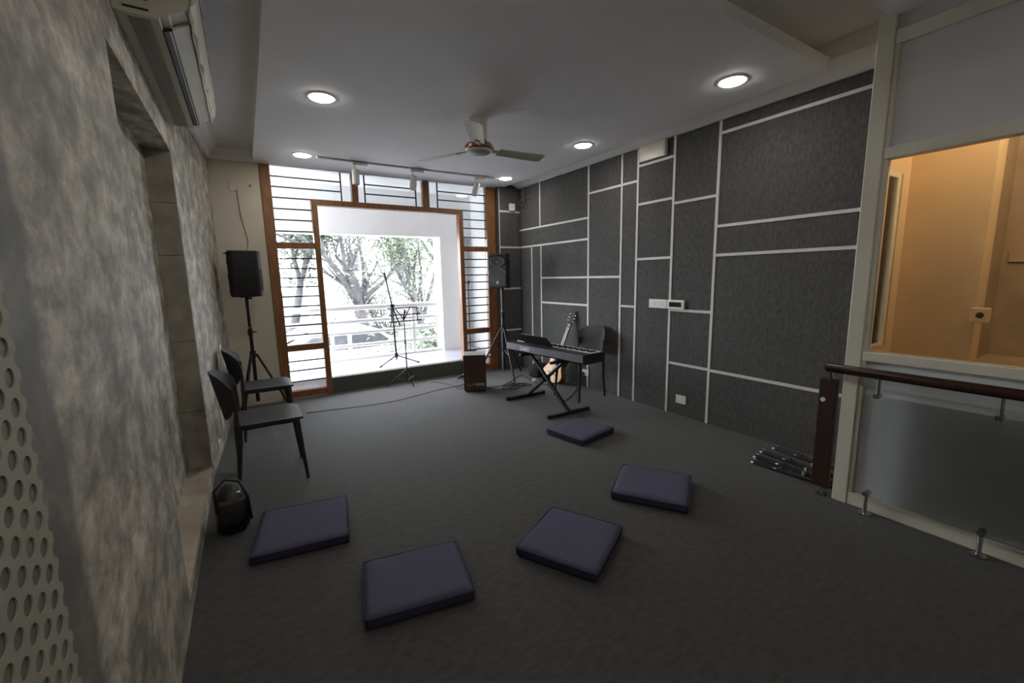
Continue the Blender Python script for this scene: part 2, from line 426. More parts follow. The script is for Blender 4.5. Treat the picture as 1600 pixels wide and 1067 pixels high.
# ================================================================ partition and stairwell on the right
XP = 3.17
pt = thing('wall_partition', 'cream-framed partition with a glazed opening and frosted lower panel', 'partition'); pt['kind'] = 'structure'
def pf_(y0, z0, y1, z1, x0=XP, x1=XP+.07, name='frame_member', mt=cream, bev=.006):
    return MB().box((x0, y0, z0), (x1, y1, z1), bev, 2).build(name, mt, pt)
PE = REAR
pf_(1.035, 0, 1.118, ZU-.002, XP-.004, XP+.075, name='post')
pf_(-.62, 0, -.54, 2.88, XP-.004, XP+.075, name='post')
for z0, z1 in ((0, .085), (.945, 1.005), (2.12, 2.185), (2.725, 2.80)):
    pf_(-.54, z0, 1.035, z1); pf_(PE+.01, z0, -.62, z1)
for z0, z1 in ((.085, .945), (1.005, 2.12), (2.185, 2.725)):
    pf_(1.012, z0, 1.035, z1, XP+.006, XP+.06, name='bead', bev=.003)
for ya, yb in ((-.54, 1.012), (PE+.01, -.62)):
    MB().box((XP+.03, ya, .085), (XP+.038, yb, .945)).build('frosted_pane', frost, pt)
    MB().box((XP+.03, ya, 1.005), (XP+.036, yb, 2.12)).build('pane', pane_m, pt)
    MB().box((XP+.02, ya, 2.185), (XP+.04, yb, 2.725)).build('grey_board', board, pt)
    MB().box((XP+.02, ya, 2.80), (XP+.05, yb+.024, 2.879)).build('grey_board', board, pt)
# return wall at the end of the stairwell, with a narrow window
rt = thing('wall_return', 'short return wall with narrow window inside the stairwell', 'wall'); rt['kind'] = 'structure'
RY0, RY1 = 1.085, 1.105
XI = XP+.076
m = MB().box((XI, RY0, 0), (XR+.011, RY1, .985)).box((XI, RY0, 2.105), (XR+.011, RY1, ZU)).box((3.69, RY0, .985), (XR+.011, RY1, 2.105))
m.build('wall_panel', orange, rt)
for x0, z0, x1, z1 in ((XI, .985, XI+.02, 2.105), (3.60, .985, 3.645, 2.105), (XI+.02, .985, 3.60, 1.01), (XI+.02, 2.07, 3.60, 2.105)):
    MB().box((x0, RY0-.006, z0), (x1, RY0+.008, z1), .003, 1).build('frame_member', cream, rt)
MB().box((3.645, RY0, 1.0), (3.657, RY0+.006, 2.09)).build('seal', blackm, rt)
MB().box((3.657, RY0, .985), (3.69, RY0+.012, 2.105)).build('jamb', peach2, rt)
MB().box((XI+.02, RY0+.002, 1.01), (3.60, RY0+.006, 2.07)).build('pane', glass('tinted_pane', (.92, .85, .76)), rt)
# stairwell walls, added light-blocking ledge, and lamp
o = MB().box((XR, .70, .9), (XR+.0119, 1.085, ZU)).box((XR+.012, .70, .9), (4.0, .712, ZU)).build('wall_stairwell', orange); struct(o, 'peach painted stairwell wall behind the partition glass', 'wall')
o = MB().box((4.35, REAR, 0), (4.45, .9, ZU)).box((3.96, .712, 0), (4.45, .80, ZU)).build('wall_stairwell_far', peach2); struct(o, 'brownish tiled wall deeper in the stairwell', 'wall')
for i in range(7):
    y = .68-i*.22
    MB().box((4.338, y-.217, 1.53), (4.3499, y, 1.60)).build('border_tile', mat('border_tile_%d' % i, (.50-.02*(i % 3), .38-.02*(i % 2), .25), .35, scale=14, col2=(.38, .27, .17)), o)
o = MB().box((XP+.075, REAR, .86), (4.35, 1.05, .90)).build('added_ledge', peach2); struct(o, 'ledge added behind the partition glass to block the bulb light', 'ledge')  # added ledge, keeps the bulb light from behind the frosted pane
sb = thing('wall_socket', 'small peach socket box with dark round hole in stairwell', 'socket', (3.80, .70, 1.21))
MB().box((-.03, -.07, -.045), (.0, .015, .045), .006).build('body', orange, sb)
MB().tube([(-.031, -.028, 0), (-.036, -.028, 0)], .018, 14).build('hole', mat('maroon_hole', (.05, .008, .015), .5, var=.1), sb)
bl = thing('stairwell_lamp', 'warm bulb hanging in the stairwell above the glass', 'lamp', (3.55, .15, 2.62))
MB().tube([(0, 0, .06), (0, 0, .429)], .006).build('cord', blackm, bl)
MB().lathe([(.012, .07), (.022, .065), (.022, .03), (.014, .028)]).build('holder', whitep, bl)
MB().lathe([(.012, .03), (.024, .01), (.036, -.02), (.03, -.045), (.012, -.06), (.001, -.062)]).build('bulb', bulb_m, bl, True)

# handrail with newel board and glass
hr = thing('stair_railing', 'dark wooden handrail with steel spigots in front of the partition', 'railing', (3.1, 1.19, 0))
def hx(p): return (p[0]-3.1, p[1]-1.19, p[2])
MB().tube([hx((3.10, 1.19, .888)), hx((3.10, 1.18, .888)), hx((3.10, -1.4, .888))], [.02, .029, .029], 18).build('handrail', darkteak, hr, True, True)
MB().box(hx((3.12, -.45, .12)), hx((3.128, .985, .80))).build('glass_panel', clear_m, hr)
for y in (.923, .437, -.1):
    a = MB().tube([hx((3.124, y, .865)), hx((3.124, y, .76))], .010, 12).tube([hx((3.098, y, .755)), hx((3.15, y, .755))], .016, 14)
    a.build('bracket', steel, hr, True, True)
    a = MB().lathe([(.034, 0), (.034, .006), (.014, .012), (.011, .02), (.011, .13), (.006, .14)], hx((3.124, y, 0)), 16).tube([hx((3.098, y, .135)), hx((3.15, y, .135))], .016, 14)
    a.build('spigot', steel, hr, True, True)
nw = MB().box((.055, -.05, .055), (.095, .05, .80), .005).build('newel_board', mahog, hr)
MB().lathe([(.03, 0), (.03, .006), (.012, .012), (.010, .06)], (.075, -.01, 0), 16).build('foot', steel, nw, True, True)
MB().tube([(.06, -.02, .79), (.02, -.02, .875)], .009, 10).build('stub', steel, nw)
MB().tube([(.055, .02, .66), (.045, .02, .66)], .014, 12).build('bolt_cap', whitep, nw)

# ================================================================ ceiling fixtures
def downlight(x, y, label, z=ZC):
    t = thing('downlight', label, 'ceiling light', (x, y, z), 0, 'recessed round downlights')
    MB().lathe([(.072, -.001), (.075, -.009), (.098, -.007), (.102, -.0005)], n=32).build('rim', cornw, t, True, True)
    MB().lathe([(.085, -.009), (.08, -.0125), (.04, -.0135), (.001, -.0135)], n=32).build('lens', lens_m, t, True)
for x, y, l in ((.625, 3.66, 'round recessed downlight in the ceiling left of the fan'), (3.135, 1.95, 'round recessed downlight closest to the partition post'),
                (3.19, 3.625, 'round recessed downlight right of the fan above the felt wall'), (.665, 5.35, 'round recessed downlight at the left end of the light track'),
                (3.238, 5.30, 'small-looking round downlight at the right end of the light track'), (.66, 1.97, 'round recessed downlight nearest the camera, cut off at the top edge')):
    downlight(x, y, l)
for x, y, l in ((.55, -.35, 'added round downlight just behind the photographer'), (.9, -1.7, 'added round downlight at the rear of the room by the left wall'), (1.9, -1.0, 'added round downlight at the rear of the room by the partition')):
    downlight(x, y, l, ZU)  # unseen downlights, added for the light coming from behind the camera

tk = thing('track_rail', 'thin grey ceiling light track above the window', 'light track', (1.97, 5.35, ZC))
MB().box((-1.15, -.017, -.018), (1.15, .017, 0), .003, 1).build('rail', mat('track_grey', (.55, .55, .56), .5, 0, var=.05), tk)
for sx in (-1.15, 1.15): MB().box((sx-.012, -.019, -.02), (sx+.012, .019, 0)).build('end_cap', whitep, tk)
def spot(x, tilt, lab):
    t = thing('track_spotlight', lab, 'spotlight', (x, 5.35, ZC-.018), 0, 'spotlights on the ceiling track')
    MB().box((-.02, -.02, -.03), (.14, .02, 0), .004).build('adapter', whitep, t)
    MB().tube([(.0, 0, -.028), (.0, 0, -.09)], .007).build('stem', whitep, t)
    M = Matrix.Translation((0, 0, -.16)) @ Matrix.Rotation(tilt, 4, 'Y')
    a = MB(); a.lathe([(.030, .085), (.040, .080), (.042, .07), (.042, -.085), (.038, -.088), (.030, -.07)], n=24); a.bm.transform(M)
    a.build('head', whitep, t, True, True)
    a = MB(); a.lathe([(.029, .086), (.001, .087)], n=20); a.bm.transform(M); a.build('rear_vent', blackm, t)
spot(1.215, .02, 'white cylinder spotlight on the track, leftmost and hanging straight')
spot(1.91, .12, 'white cylinder spotlight in the middle of the track')
spot(2.79, .30, 'white cylinder spotlight on the track, rightmost and tilted')

fan = thing('ceiling_fan', 'cream ceiling fan with bronze motor ring and boxed rod', 'fan', (1.86, 3.477, 0))
MB().box((-.055, -.055, 2.69), (.055, .055, ZC), .004, M=Matrix.Rotation(.45, 4, 'Z')).build('rod_cover', cornw, fan)
MB().lathe([(.03, 2.70), (.065, 2.685), (.078, 2.665)], n=28).build('canopy', bronze, fan, True, True)
mo = MB().lathe([(.06, 2.668), (.11, 2.655), (.128, 2.635), (.128, 2.612), (.115, 2.60)], n=36).build('motor_ring', bronze, fan, True, True)
MB().lathe([(.116, 2.602), (.118, 2.592), (.108, 2.586), (.10, 2.586)], n=36).build('rim', cornw, mo, True, True)
MB().lathe([(.10, 2.590), (.085, 2.578), (.04, 2.568), (.001, 2.566)], n=30).build('bottom_cap', fanw, fan, True, True)
for k, ang in enumerate((-.03, -.03+2*PI/3, -.03+4*PI/3)):
    R = Matrix.Rotation(ang, 4, 'Z') @ Matrix.Translation((0, 0, 2.612)) @ Matrix.Rotation(-.19, 4, 'X')
    a = MB(); a.grid(lambda u, v: (.19+u*.48, (v-.5)*(.115+.03*u)*(1 if u < .93 else 1-(u-.93)*4), .006*math.sin(v*PI)), 14, 6, .004); a.bm.transform(R)
    bl_ = a.build('blade', fanw, fan, True, True)
    a = MB().box((.10, -.022, -.004), (.24, .022, .004), .002, 1); a.bm.transform(R); a.build('blade_bracket', bronze if k else fanw, bl_)

# ================================================================ air conditioner
ac = thing('air_conditioner', 'long cream wall air conditioner above the recess, front still in plastic wrap', 'air conditioner', (XL, 2.46, 2.61))
LEN = 1.52
prof = [(.002, .005), (.05, 0), (.15, .0), (.155, .012), (.185, .016), (.19, .03), (.25, .06), (.285, .10), (.295, .17), (.285, .27), (.24, .315), (.002, .32)]
MB().prism(prof, 'y', .012, LEN-.012).build('body', acp, ac)
for y0, y1 in ((0, .0119), (LEN-.0119, LEN)): 
    MB().prism([(a*1.006, b) for a, b in prof], 'y', y0, y1).build('end_cap', acp, ac)
for i in range(9):
    MB().box((.045+i*.0085, .03, -.005), (.049+i*.0085, LEN-.03, .001)).build('grille_slat', mat('grille_grey_%d' % i, (.30, .29, .27), .5, var=.05), ac)
MB().prism([(.148, .0), (.156, -.003), (.187, .008), (.187, .018), (.156, .014)], 'y', .10, LEN-.08).build('outlet_slot', acd, ac)
fl = MB().prism([(.176, .003), (.248, .047), (.251, .053), (.243, .060), (.176, .013)], 'y', .10, LEN-.08).build('flap', acp, ac)
for i in range(6):
    MB().box((.036, -.002, .02+i*.04), (.12, .0, .028+i*.04)).build('end_vent', acd, ac)
mw = MB(); mw.grid(lambda u, v: (.256+.044*v+.002*math.sin(u*31+v*3)+.0015*math.sin(u*57+3), -.006+u*(LEN+.02), .045+.15*v+.003*math.sin(u*23+v*5)), 60, 8, .0015)
mw.build('plastic_film', wrap_m, ac, True)

# ================================================================ perforated sheet on the left wall
ps = thing('perforated_sheet', 'off-white perforated sheet with staggered round holes on the left wall', 'perforated sheet', (XL, 1.078, 0))
dz, r = .0517, .0172
dy = dz*.866
bm = MB()
z0s, nrow = .42, 27
ncol = 18
TH = .003
def cellquad(yc, zc, half=None):
    # ring between a circular hole and its hexagonal cell, both faces plus the hole wall
    seg = 18
    def hexp(t):
        R = dz/2/math.cos(((t-PI/2+PI/6) % (PI/3))-PI/6)
        return R
    pts_o, pts_i = [], []
    for k in range(seg):
        t = 2*PI*k/seg
        pts_o.append((yc+hexp(t)*math.cos(t), zc+hexp(t)*math.sin(t))); pts_i.append((yc+r*math.cos(t), zc+r*math.sin(t)))
    rngs = []
    for k in range(seg):
        j = (k+1) % seg
        if half and (pts_o[k][0] > .0001 or pts_o[j][0] > .0001): continue
        v = [bm.bm.verts.new((TH, *pts_o[k])), bm.bm.verts.new((TH, *pts_o[j])), bm.bm.verts.new((TH, *pts_i[j])), bm.bm.verts.new((TH, *pts_i[k])),
             bm.bm.verts.new((.0005, *pts_i[j])), bm.bm.verts.new((.0005, *pts_i[k]))]
        bm.bm.faces.new(v[:4]); bm.bm.faces.new((v[3], v[2], v[4], v[5]))
for c in range(ncol):
    for k in range(nrow):
        zc = .393+k*dz+(dz/2 if c % 2 else 0)
        yc = -c*dy
        cellquad(yc, zc, half=(c == 0))
sh = bm.build('sheet', perf, ps)
MB().box((.0005, -ncol*dy-.4, 0), (TH, -dy*(ncol-1)-.03, 1.83)).build('solid_margin', perf, ps)

# ================================================================ furniture: floor cushions
def cushion(pts, label):
    # pts: four ground corners in order; a square cushion is fitted to them
    cx = sum(p[0] for p in pts)/4; cy = sum(p[1] for p in pts)/4
    e = [(pts[1][0]-pts[0][0])+(pts[2][0]-pts[3][0]), (pts[1][1]-pts[0][1])+(pts[2][1]-pts[3][1])]
    f_ = [(pts[3][0]-pts[0][0])+(pts[2][0]-pts[1][0]), (pts[3][1]-pts[0][1])+(pts[2][1]-pts[1][1])]
    a = math.atan2(e[1], e[0]); a2 = math.atan2(f_[1], f_[0])-PI/2*(1 if (e[0]*f_[1]-e[1]*f_[0]) > 0 else -1)
    while a2-a > PI/2: a2 -= PI
    while a-a2 > PI/2: a2 += PI
    ang = (a+a2)/2
    sx, sy = math.hypot(*e)/2, math.hypot(*f_)/2
    t = thing('floor_cushion', label, 'cushion', (cx, cy, 0), ang, 'indigo square floor cushions')
    H_ = .062
    def q(u, v, z, inset):
        x = (u-.5)*(sx-2*inset); y = (v-.5)*(sy-2*inset); return (x, y, z)
    n = 16
    def top(u, v):
        uu, vv = u-.5, v-.5
        ed = max(abs(uu), abs(vv))*2
        z = H_-.014*max(0, (ed-.86)/.14)**2+.003*math.sin(u*7+cx*5)*math.cos(v*6+cy*3)
        rr = 1-.012*(abs(uu)*2*abs(vv)*2)**6
        return (uu*sx*rr, vv*sy*rr, z)
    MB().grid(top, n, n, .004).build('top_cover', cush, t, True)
    a = MB()
    lv = [(0, .985), (.012, 1.0), (.035, 1.008), (.048, 1.002)]
    ring = []
    for z, k in lv:
        ring.append([a.bm.verts.new((top(u, v)[0]*k, top(u, v)[1]*k, z+.001)) for u, v in [(i/n, 0) for i in range(n)]+[(1, i/n) for i in range(n)]+[(1-i/n, 1) for i in range(n)]+[(0, 1-i/n) for i in range(n)]])
    for i in range(len(lv)-1):
        for k in range(4*n): a.bm.faces.new((ring[i][k], ring[i][(k+1) % (4*n)], ring[i+1][(k+1) % (4*n)], ring[i+1][k]))
    a.bm.faces.new(ring[0][::-1])
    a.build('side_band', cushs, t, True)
    a = MB()
    pp = [(p[0]*1.004, p[1]*1.004, .050) for p in [top(i/n, 0) for i in range(n)]+[top(1, i/n) for i in range(n)]+[top(1-i/n, 1) for i in range(n)]+[top(0, 1-i/n) for i in range(n+1)]]
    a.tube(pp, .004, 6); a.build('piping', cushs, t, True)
cushion([(-.066, 3.0), (.434, 2.871), (.371, 2.41), (-.103, 2.49)], 'indigo floor cushion beside the black bag at the left wall')
cushion([(.372, 2.099), (.867, 2.039), (.765, 1.61), (.295, 1.73)], 'indigo floor cushion nearest the camera, in the centre foreground')
cushion([(1.51, 1.998), (1.733, 1.593), (1.317, 1.393), (1.096, 1.779)], 'indigo floor cushion second nearest, right of the centre foreground')
cushion([(2.34, 2.171), (2.610, 1.77), (2.220, 1.525), (1.945, 1.925)], 'indigo floor cushion closest to the bundle of folded stands')
cushion([(2.787, 3.215), (2.86, 2.775), (2.407, 2.716), (2.295, 3.13)], 'indigo floor cushion farthest away, just before the keyboard stand')

# ================================================================ chairs
def make_chair():
    t = thing('chair', 'chair', 'chair', group='black plastic shell chairs')
    def seat(u, v):
        x = -.215+u*.445; y = (v-.5)
        w = .46-.04*(1-u)
        if u > .8: w -= .10*((u-.8)/.2)**2.5
        if u < .12: w -= .05*((.12-u)/.12)**2
        z = .462-.014*math.exp(-((u-.4)/.35)**2)*(1-(2*y)**2)-.014*max(0, (u-.85)/.15)**2
        return (x, y*w, z)
    MB().grid(seat, 22, 16, .016).build('seat', chairp, t, True, True)
    fr_ = MB()
    for s in (-1, 1): fr_.tube([(-.19, s*.185, .440), (.19, s*.195, .440)], .012, 8)
    fr_.tube([(.17, -.19, .436), (.17, .19, .436)], .012, 8); fr_.tube([(-.17, -.18, .436), (-.17, .18, .436)], .012, 8)
    fr_.build('seat_frame', chairp, t)
    for s in (-1, 1):
        MB().tube([(.185, s*.195, .452), (.20, s*.205, .25), (.222, s*.222, 0)], [.020, .017, .012], 10).build('leg', chairp, t, True, True)
        MB().tube([(-.225, s*.215, 0), (-.20, s*.21, .25), (-.195, s*.212, .45), (-.190, s*.218, .58), (-.192, s*.216, .68)], [.012, .017, .019, .013, .009], 10).build('leg', chairp, t, True, True)
    def back(u, v):
        a = (u-.5)*2
        top_ = .825-.09*abs(a)**4
        bot_ = .49+.155*(abs(a)**3)
        z = bot_+(top_-bot_)*v
        lean = (z-.5)*.19
        x = -.27+.115*abs(a)**2.0-lean
        return (x, a*.232*(1-.05*max(0, (z-.78)/.06)), z)
    MB().grid(back, 28, 14, .010).build('backrest', chairr, t, True, True)
    return t
ch0 = make_chair()
spots = [((.045, 3.675, 0), 0.0, 'black plastic chair by the left wall, nearer of the two'),
         ((.075, 4.83, 0), 0.02, 'black plastic chair by the left wall, farther one beside the speaker stand'),
         ((3.44, 3.955, 0), PI+.06, 'dark grey plastic chair behind the keyboard against the felt wall')]
for i, (l, rz, lab) in enumerate(spots):
    c = ch0 if i == 0 else copy_tree(ch0)
    c.location = l; c.rotation_euler = (0, 0, rz); c['label'] = lab; c.scale = (1, 1, 1.05)

# ================================================================ speakers on tripods
def rot(v, a): return (v[0]*math.cos(a)-v[1]*math.sin(a), v[0]*math.sin(a)+v[1]*math.cos(a))
def speaker(loc, ang, label, w=.30, d=.27, h=.49):
    # front faces local -y
    t = thing('loudspeaker', label, 'loudspeaker', loc, ang, 'black loudspeakers on tripods')
    pl = []
    hw, hb = w/2, w/2*.55
    for x, y in ((-hw, -d*.48), (-hw, -d*.30), (-hb, d*.40), (-hb*.7, d*.5), (hb*.7, d*.5), (hb, d*.40), (hw, -d*.30), (hw, -d*.48)): pl.append((x, y))
    a = bmesh.new(); mb = MB(); mb.bm.free(); mb.bm = a
    mb.prism(pl, 'z', 0, h)
    bmesh.ops.bevel(a, geom=list(a.edges), offset=.014, segments=3, profile=.5, affect='EDGES')
    mb.build('cabinet', blackp, t, True, True)
    fy = -d*.48
    # bezel with raised brow over the horn
    MB().prism([(-hw+.008, .012), (hw-.008, .012), (hw-.004, h*.55), (hw-.008, h-.03), (hw-.04, h-.005), (-hw+.04, h-.005), (-hw+.008, h-.03), (-hw+.004, h*.55)], 'y', fy-.006, fy+.004).build('front_panel', blackp, t)
    MB().grid(lambda u, v: ((u-.5)*(w-.012), fy-.004-.055*v*(1-.55*abs(u-.5)*2), h-.010-.03*abs(u-.5)**2*2-.012*v), 16, 5, .010).build('brow', blackp, t, True)
    hm = MB(); hm.lathe([(.078, .004), (.082, .010), (.105, .014), (.118, .012), (.118, .002)], n=30)
    hm.bm.transform(Matrix.Translation((0, fy-.004, h*.76)) @ Matrix.Diagonal((1.1, 1, .62, 1)) @ Matrix.Rotation(PI/2, 4, 'X'))
    ho = hm.build('horn', mat('horn_grey', (.055, .055, .055), .4, var=.1), t, True, True)
    hm = MB(); hm.lathe([(.08, .0), (.08, .006), (.001, .003)], n=26)
    hm.bm.transform(Matrix.Translation((0, fy-.004, h*.76)) @ Matrix.Diagonal((1.1, 1, .62, 1)) @ Matrix.Rotation(PI/2, 4, 'X'))
    hm.build('throat', acd, ho)
    for s in (-1, 1): MB().prism([(s*.06, h*.60), (s*.135, h*.52), (s*.135, h*.66)], 'y', fy-.009, fy-.005).build('port', acd, t)
    g = MB()
    pts = [(-hw+.022, .03), (hw-.022, .03)]+[((hw-.022)*math.cos(k*PI/14), h*.40+.085*math.sin(k*PI/14)) for k in range(15)]
    g.prism(pts, 'y', fy-.014, fy-.005); g.build('woofer_grille', mat('grille_black', (.035, .035, .036), .55, scale=200, col2=(.015, .015, .015), bump=.3, bscale=300), t)
    g = MB().tube([((hw-.018)*math.cos(k*PI/16)*1.0 if 0 else (hw-.018)*math.cos(k*PI/16), fy-.014, h*.405+.088*math.sin(k*PI/16)) for k in range(17)], .005, 6); g.build('grille_rim', mat('rim_grey', (.16, .16, .16), .3, var=.1), t)
    MB().box((-.014, fy-.018, .055), (.014, fy-.013, .10), .003, 1).build('badge', silver, t)
    for s in (-1, 1): MB().box((s*w*.32-.02, -.06, -.008), (s*w*.32+.02, .03, .004), .003, 1).build('rubber_foot', blackm, t)
    MB().tube([(0, 0, -.03), (0, 0, .01)], .024, 14).build('pole_cup', blackm, t)
    MB().box((-.045, d*.49, .07), (.045, d*.51, .30), .004, 1).build('rear_panel', blackf, t)
    return t
def tripod(loc, ang, label, H, hub, spread, brace, low):
    t = thing('speaker_stand', label, 'speaker stand', loc, ang, 'black tripod speaker stands')
    MB().tube([(0, 0, low), (0, 0, .95)], .019, 12).build('lower_tube', blackm, t, True, True)
    MB().tube([(0, 0, .9), (0, 0, H)], .0165, 12).build('upper_tube', blackm, t, True, True)
    MB().tube([(0, 0, .92), (0, 0, .985)], .027, 12).tube([(.02, 0, .95), (.06, 0, .95)], .008, 8).build('clamp_collar', blackm, t)
    MB().tube([(0, 0, 1.0), (0, 0, 1.012)], .022, 12).build('pin_ring', steel, t)
    MB().tube([(0, 0, hub-.03), (0, 0, hub+.04)], .032, 14).build('hub', blackm, t)
    MB().tube([(0, 0, brace-.02), (0, 0, brace+.02)], .028, 12).build('brace_collar', blackm, t)
    for k in range(3):
        a = k*2*PI/3
        ux, uy = math.cos(a), math.sin(a)
        p0 = Vector((ux*.035, uy*.035, hub)); p1 = Vector((ux*spread, uy*spread, .014))
        lg = MB().tube([p0, p1], .0125, 10).build('leg', blackm, t)
        MB().tube([p1-(p1-p0).normalized()*.03, p1], .014, 10).build('rubber_foot', blackf, lg)
        pm_ = p0.lerp(p1, .52)
        MB().tube([(ux*.025, uy*.025, brace), pm_], .008, 8).build('brace_bar', blackm, t)
    return t
tripod((-.005, 5.50, 0), .03, 'black tripod stand in the left corner behind the chairs', 1.36, .70, .33, .38, .16)
sl = speaker((.025, 5.50, 1.345), math.radians(-106), 'black loudspeaker in the left corner seen from its side')
tripod((3.20, 5.40, 0), .35, 'black tripod stand in the right corner behind the cajon', 1.36, .74, .42, .42, .12)
speaker((3.20, 5.40, 1.345), math.radians(-57), 'black loudspeaker in the right corner with horn and grille showing')

# ================================================================ cajon
cj = thing('cajon', 'dark brown wooden box drum with CLAPBOX lettering', 'drum', (2.515, 5.02, 0), math.radians(-27))
# front face is local -y
MB().box((-.145, -.15, .022), (.145, .15, .49), .006).build('body', cajw, cj)
MB().box((-.148, -.158, .022), (.148, -.150, .496), .002, 1).build('tapa', cajw, cj)
MB().box((-.146, -.149, .488), (.146, .152, .497), .003, 1).build('seat_board', cajt, cj)
for sx in (-1, 1):
    for sy in (-1, 1): MB().lathe([(.018, 0), (.02, .004), (.017, .022)], (sx*.115, sy*.12, 0), 12).build('rubber_foot', blackf, cj)
for i in range(5): MB().lathe([(.004, 0), (.003, .002)], n=8).build('screw', steel, cj).matrix_local = Matrix.Translation((-.12+i*.06, -.158, .045)) @ Matrix.Rotation(PI/2, 4, 'X')
MT = lambda x, z: Matrix.Translation((x, -.1585, z)) @ Matrix.Rotation(PI/2, 4, 'X')
text_mesh('lettering', 'CLAP', .049, silver, cj, MT(-.105, .088), -.0008)
text_mesh('lettering', 'BOX', .049, silver, cj, MT(.018, .088), .0016)

# ================================================================ keyboard on X stand
kba = math.atan2(.13, 1.29)
kb = thing('digital_piano', 'black electric keyboard with music rest on an X stand', 'keyboard', (2.76+.02, 3.86, 0), kba)
# local: +y along length, back panel at x=0, player side +x
K0, K1, KZ0, KZ1, KD = -.655, .655, .590, .690, .30
MB().prism([(0, KZ0+.02), (.03, KZ0), (KD-.01, KZ0), (KD, KZ0+.01), (KD, KZ0+.06), (.15, KZ0+.07), (.14, KZ1), (.008, KZ1+.004), (0, KZ1-.004)], 'y', K0+.02, K1-.02).build('case', blackp, kb)
for y0, y1 in ((K0, K0+.02), (K1-.02, K1)):
    MB().prism([(0, KZ0+.015), (.03, KZ0), (KD-.005, KZ0), (KD+.003, KZ0+.01), (KD+.003, KZ0+.10), (.14, KZ1+.004), (.008, KZ1+.006), (0, KZ1)], 'y', y0, y1).build('end_block', blackp, kb)
MB().box((-.004, K0+.01, KZ0+.02), (0, K1-.01, KZ1-.002), .0015, 1).build('back_panel', kbgrey, kb)
MT = Matrix.Translation((-.0045, .02+.36, KZ0+.035)) @ Matrix.Rotation(-PI/2, 4, 'Z') @ Matrix.Rotation(PI/2, 4, 'X')
text_mesh('lettering', 'CASIO', .062, mat('lettering_white', (.75, .75, .76), .4, var=.01), kb, MT, .0012)
kw = (K1-K0-.05)/52
wk = MB().box((.155, 0, KZ0+.062), (KD-.006, kw-.0012, KZ1+.009), .001, 1).build('white_key', keyw, kb); wk.location = (0, K0+.025, 0)
for i in range(1, 52): share('white_key', wk, kb, (0, K0+.025+i*kw, 0))
bk = MB().box((.155, 0, KZ1+.005), (.245, .012, KZ1+.018), .001, 1).build('black_key', blackp, kb); bk.location = (0, K0+.025+kw*.72, 0)
for i in range(1, 51):
    if i % 7 in (1, 2, 4, 5, 6): share('black_key', bk, kb, (0, K0+.025+i*kw+kw*.72, 0))
MB().box((.015, -.25, 0), (.022, .25, .17), .003, M=Matrix.Translation((.07, .13, KZ1)) @ Matrix.Rotation(-.75, 4, 'Y')).build('music_rest', blackp, kb)
ks = thing('keyboard_stand', 'black X-shaped folding stand under the keyboard', 'keyboard stand', (2.86, 3.882, 0))
def sq(m_, a, b, w_): return m_.tube([a, b], w_, 4)
Y0, Y1 = -.42, .42
MB().tube([(0, Y0, .03), (0, Y1-.12, .572)], .022, 8).build('cross_leg', blackm, ks)
MB().tube([(.045, Y1, .03), (.045, Y0+.12, .572)], .022, 8).build('cross_leg', blackm, ks)
MB().tube([(-.03, .04, .30), (.08, .04, .30)], .03, 12).build('pivot', blackm, ks)
for y in (Y0, Y1):
    MB().box((-.265, y-.018, .004), (.265, y+.018, .036), .004).build('foot_bar', blackm, ks)
    for s in (-1, 1): MB().box((s*.265-.022, y-.022, 0), (s*.265+.022, y+.022, .040), .006).build('end_cap', blackf, ks)
for y in (Y1-.12, Y0+.12): MB().box((-.16, y-.016, .556), (.18, y+.016, .586), .004).build('support_bar', blackm, ks)

# ================================================================ guitar leaning on the wall
gt = thing('acoustic_guitar', 'natural-top acoustic guitar leaning against the felt wall', 'guitar', (3.52, 4.66, .0))
def gout(t):
    # half width along body length t 0..1
    return [0, .118, .165, .185, .190, .180, .158, .135, .122, .122, .132, .142, .138, .115, .06, 0][min(15, int(round(t*15)))]
N_ = 48
def hw_(t):
    i = t*15; k = int(i); f2 = i-k
    T = [0, .118, .165, .185, .190, .180, .158, .135, .122, .122, .132, .142, .138, .115, .06, .0]
    if k >= 15: return 0
    return T[k]*(1-f2)+T[k+1]*f2
outl = [(hw_(i/N_), i/N_*.48) for i in range(N_+1)]+[(-hw_(i/N_), i/N_*.48) for i in range(N_-1, 0, -1)]
GB = []
def gadd(fn, name, m_, smooth=False, par=None):
    a = MB(); fn(a); a.bm.transform(GM); GB.extend([tuple(v.co) for v in a.bm.verts]); return a.build(name, m_, par or gt, smooth, smooth)
# local guitar frame: x across, z along neck, front faces -y
GM = Matrix.Rotation(math.radians(-82), 4, 'Z') @ Matrix.Rotation(math.radians(-15), 4, 'X') @ Matrix.Rotation(math.radians(13), 4, 'Y')
gadd(lambda a: a.prism(outl, 'y', -.002, .095), 'body', gside)
gadd(lambda a: a.prism([(x*.985, z*.985+.004) for x, z in outl], 'y', -.006, -.002), 'soundboard', gwood)
def rosette(a):
    a.lathe([(.062, 0), (.062, .0012), (.044, .0012), (.044, 0)], n=28); a.bm.transform(Matrix.Translation((0, -.006, .325)) @ Matrix.Rotation(PI/2, 4, 'X'))
gadd(rosette, 'rosette', gside)
def shole(a):
    a.lathe([(.044, .0), (.044, .0016), (.001, .0016)], n=28); a.bm.transform(Matrix.Translation((0, -.006, .325)) @ Matrix.Rotation(PI/2, 4, 'X'))
gadd(shole, 'sound_hole', acd)
gadd(lambda a: a.box((-.085, -.013, .12), (.085, -.006, .145), .003), 'bridge', gside)
gadd(lambda a: a.prism([(-.028, .34), (.028, .34), (.022, .86), (-.022, .86)], 'y', -.014, -.006), 'fretboard', gneck)
gadd(lambda a: a.prism([(-.026, .47), (.026, .47), (.021, .87), (-.021, .87)], 'y', -.006, .016), 'neck', gside)
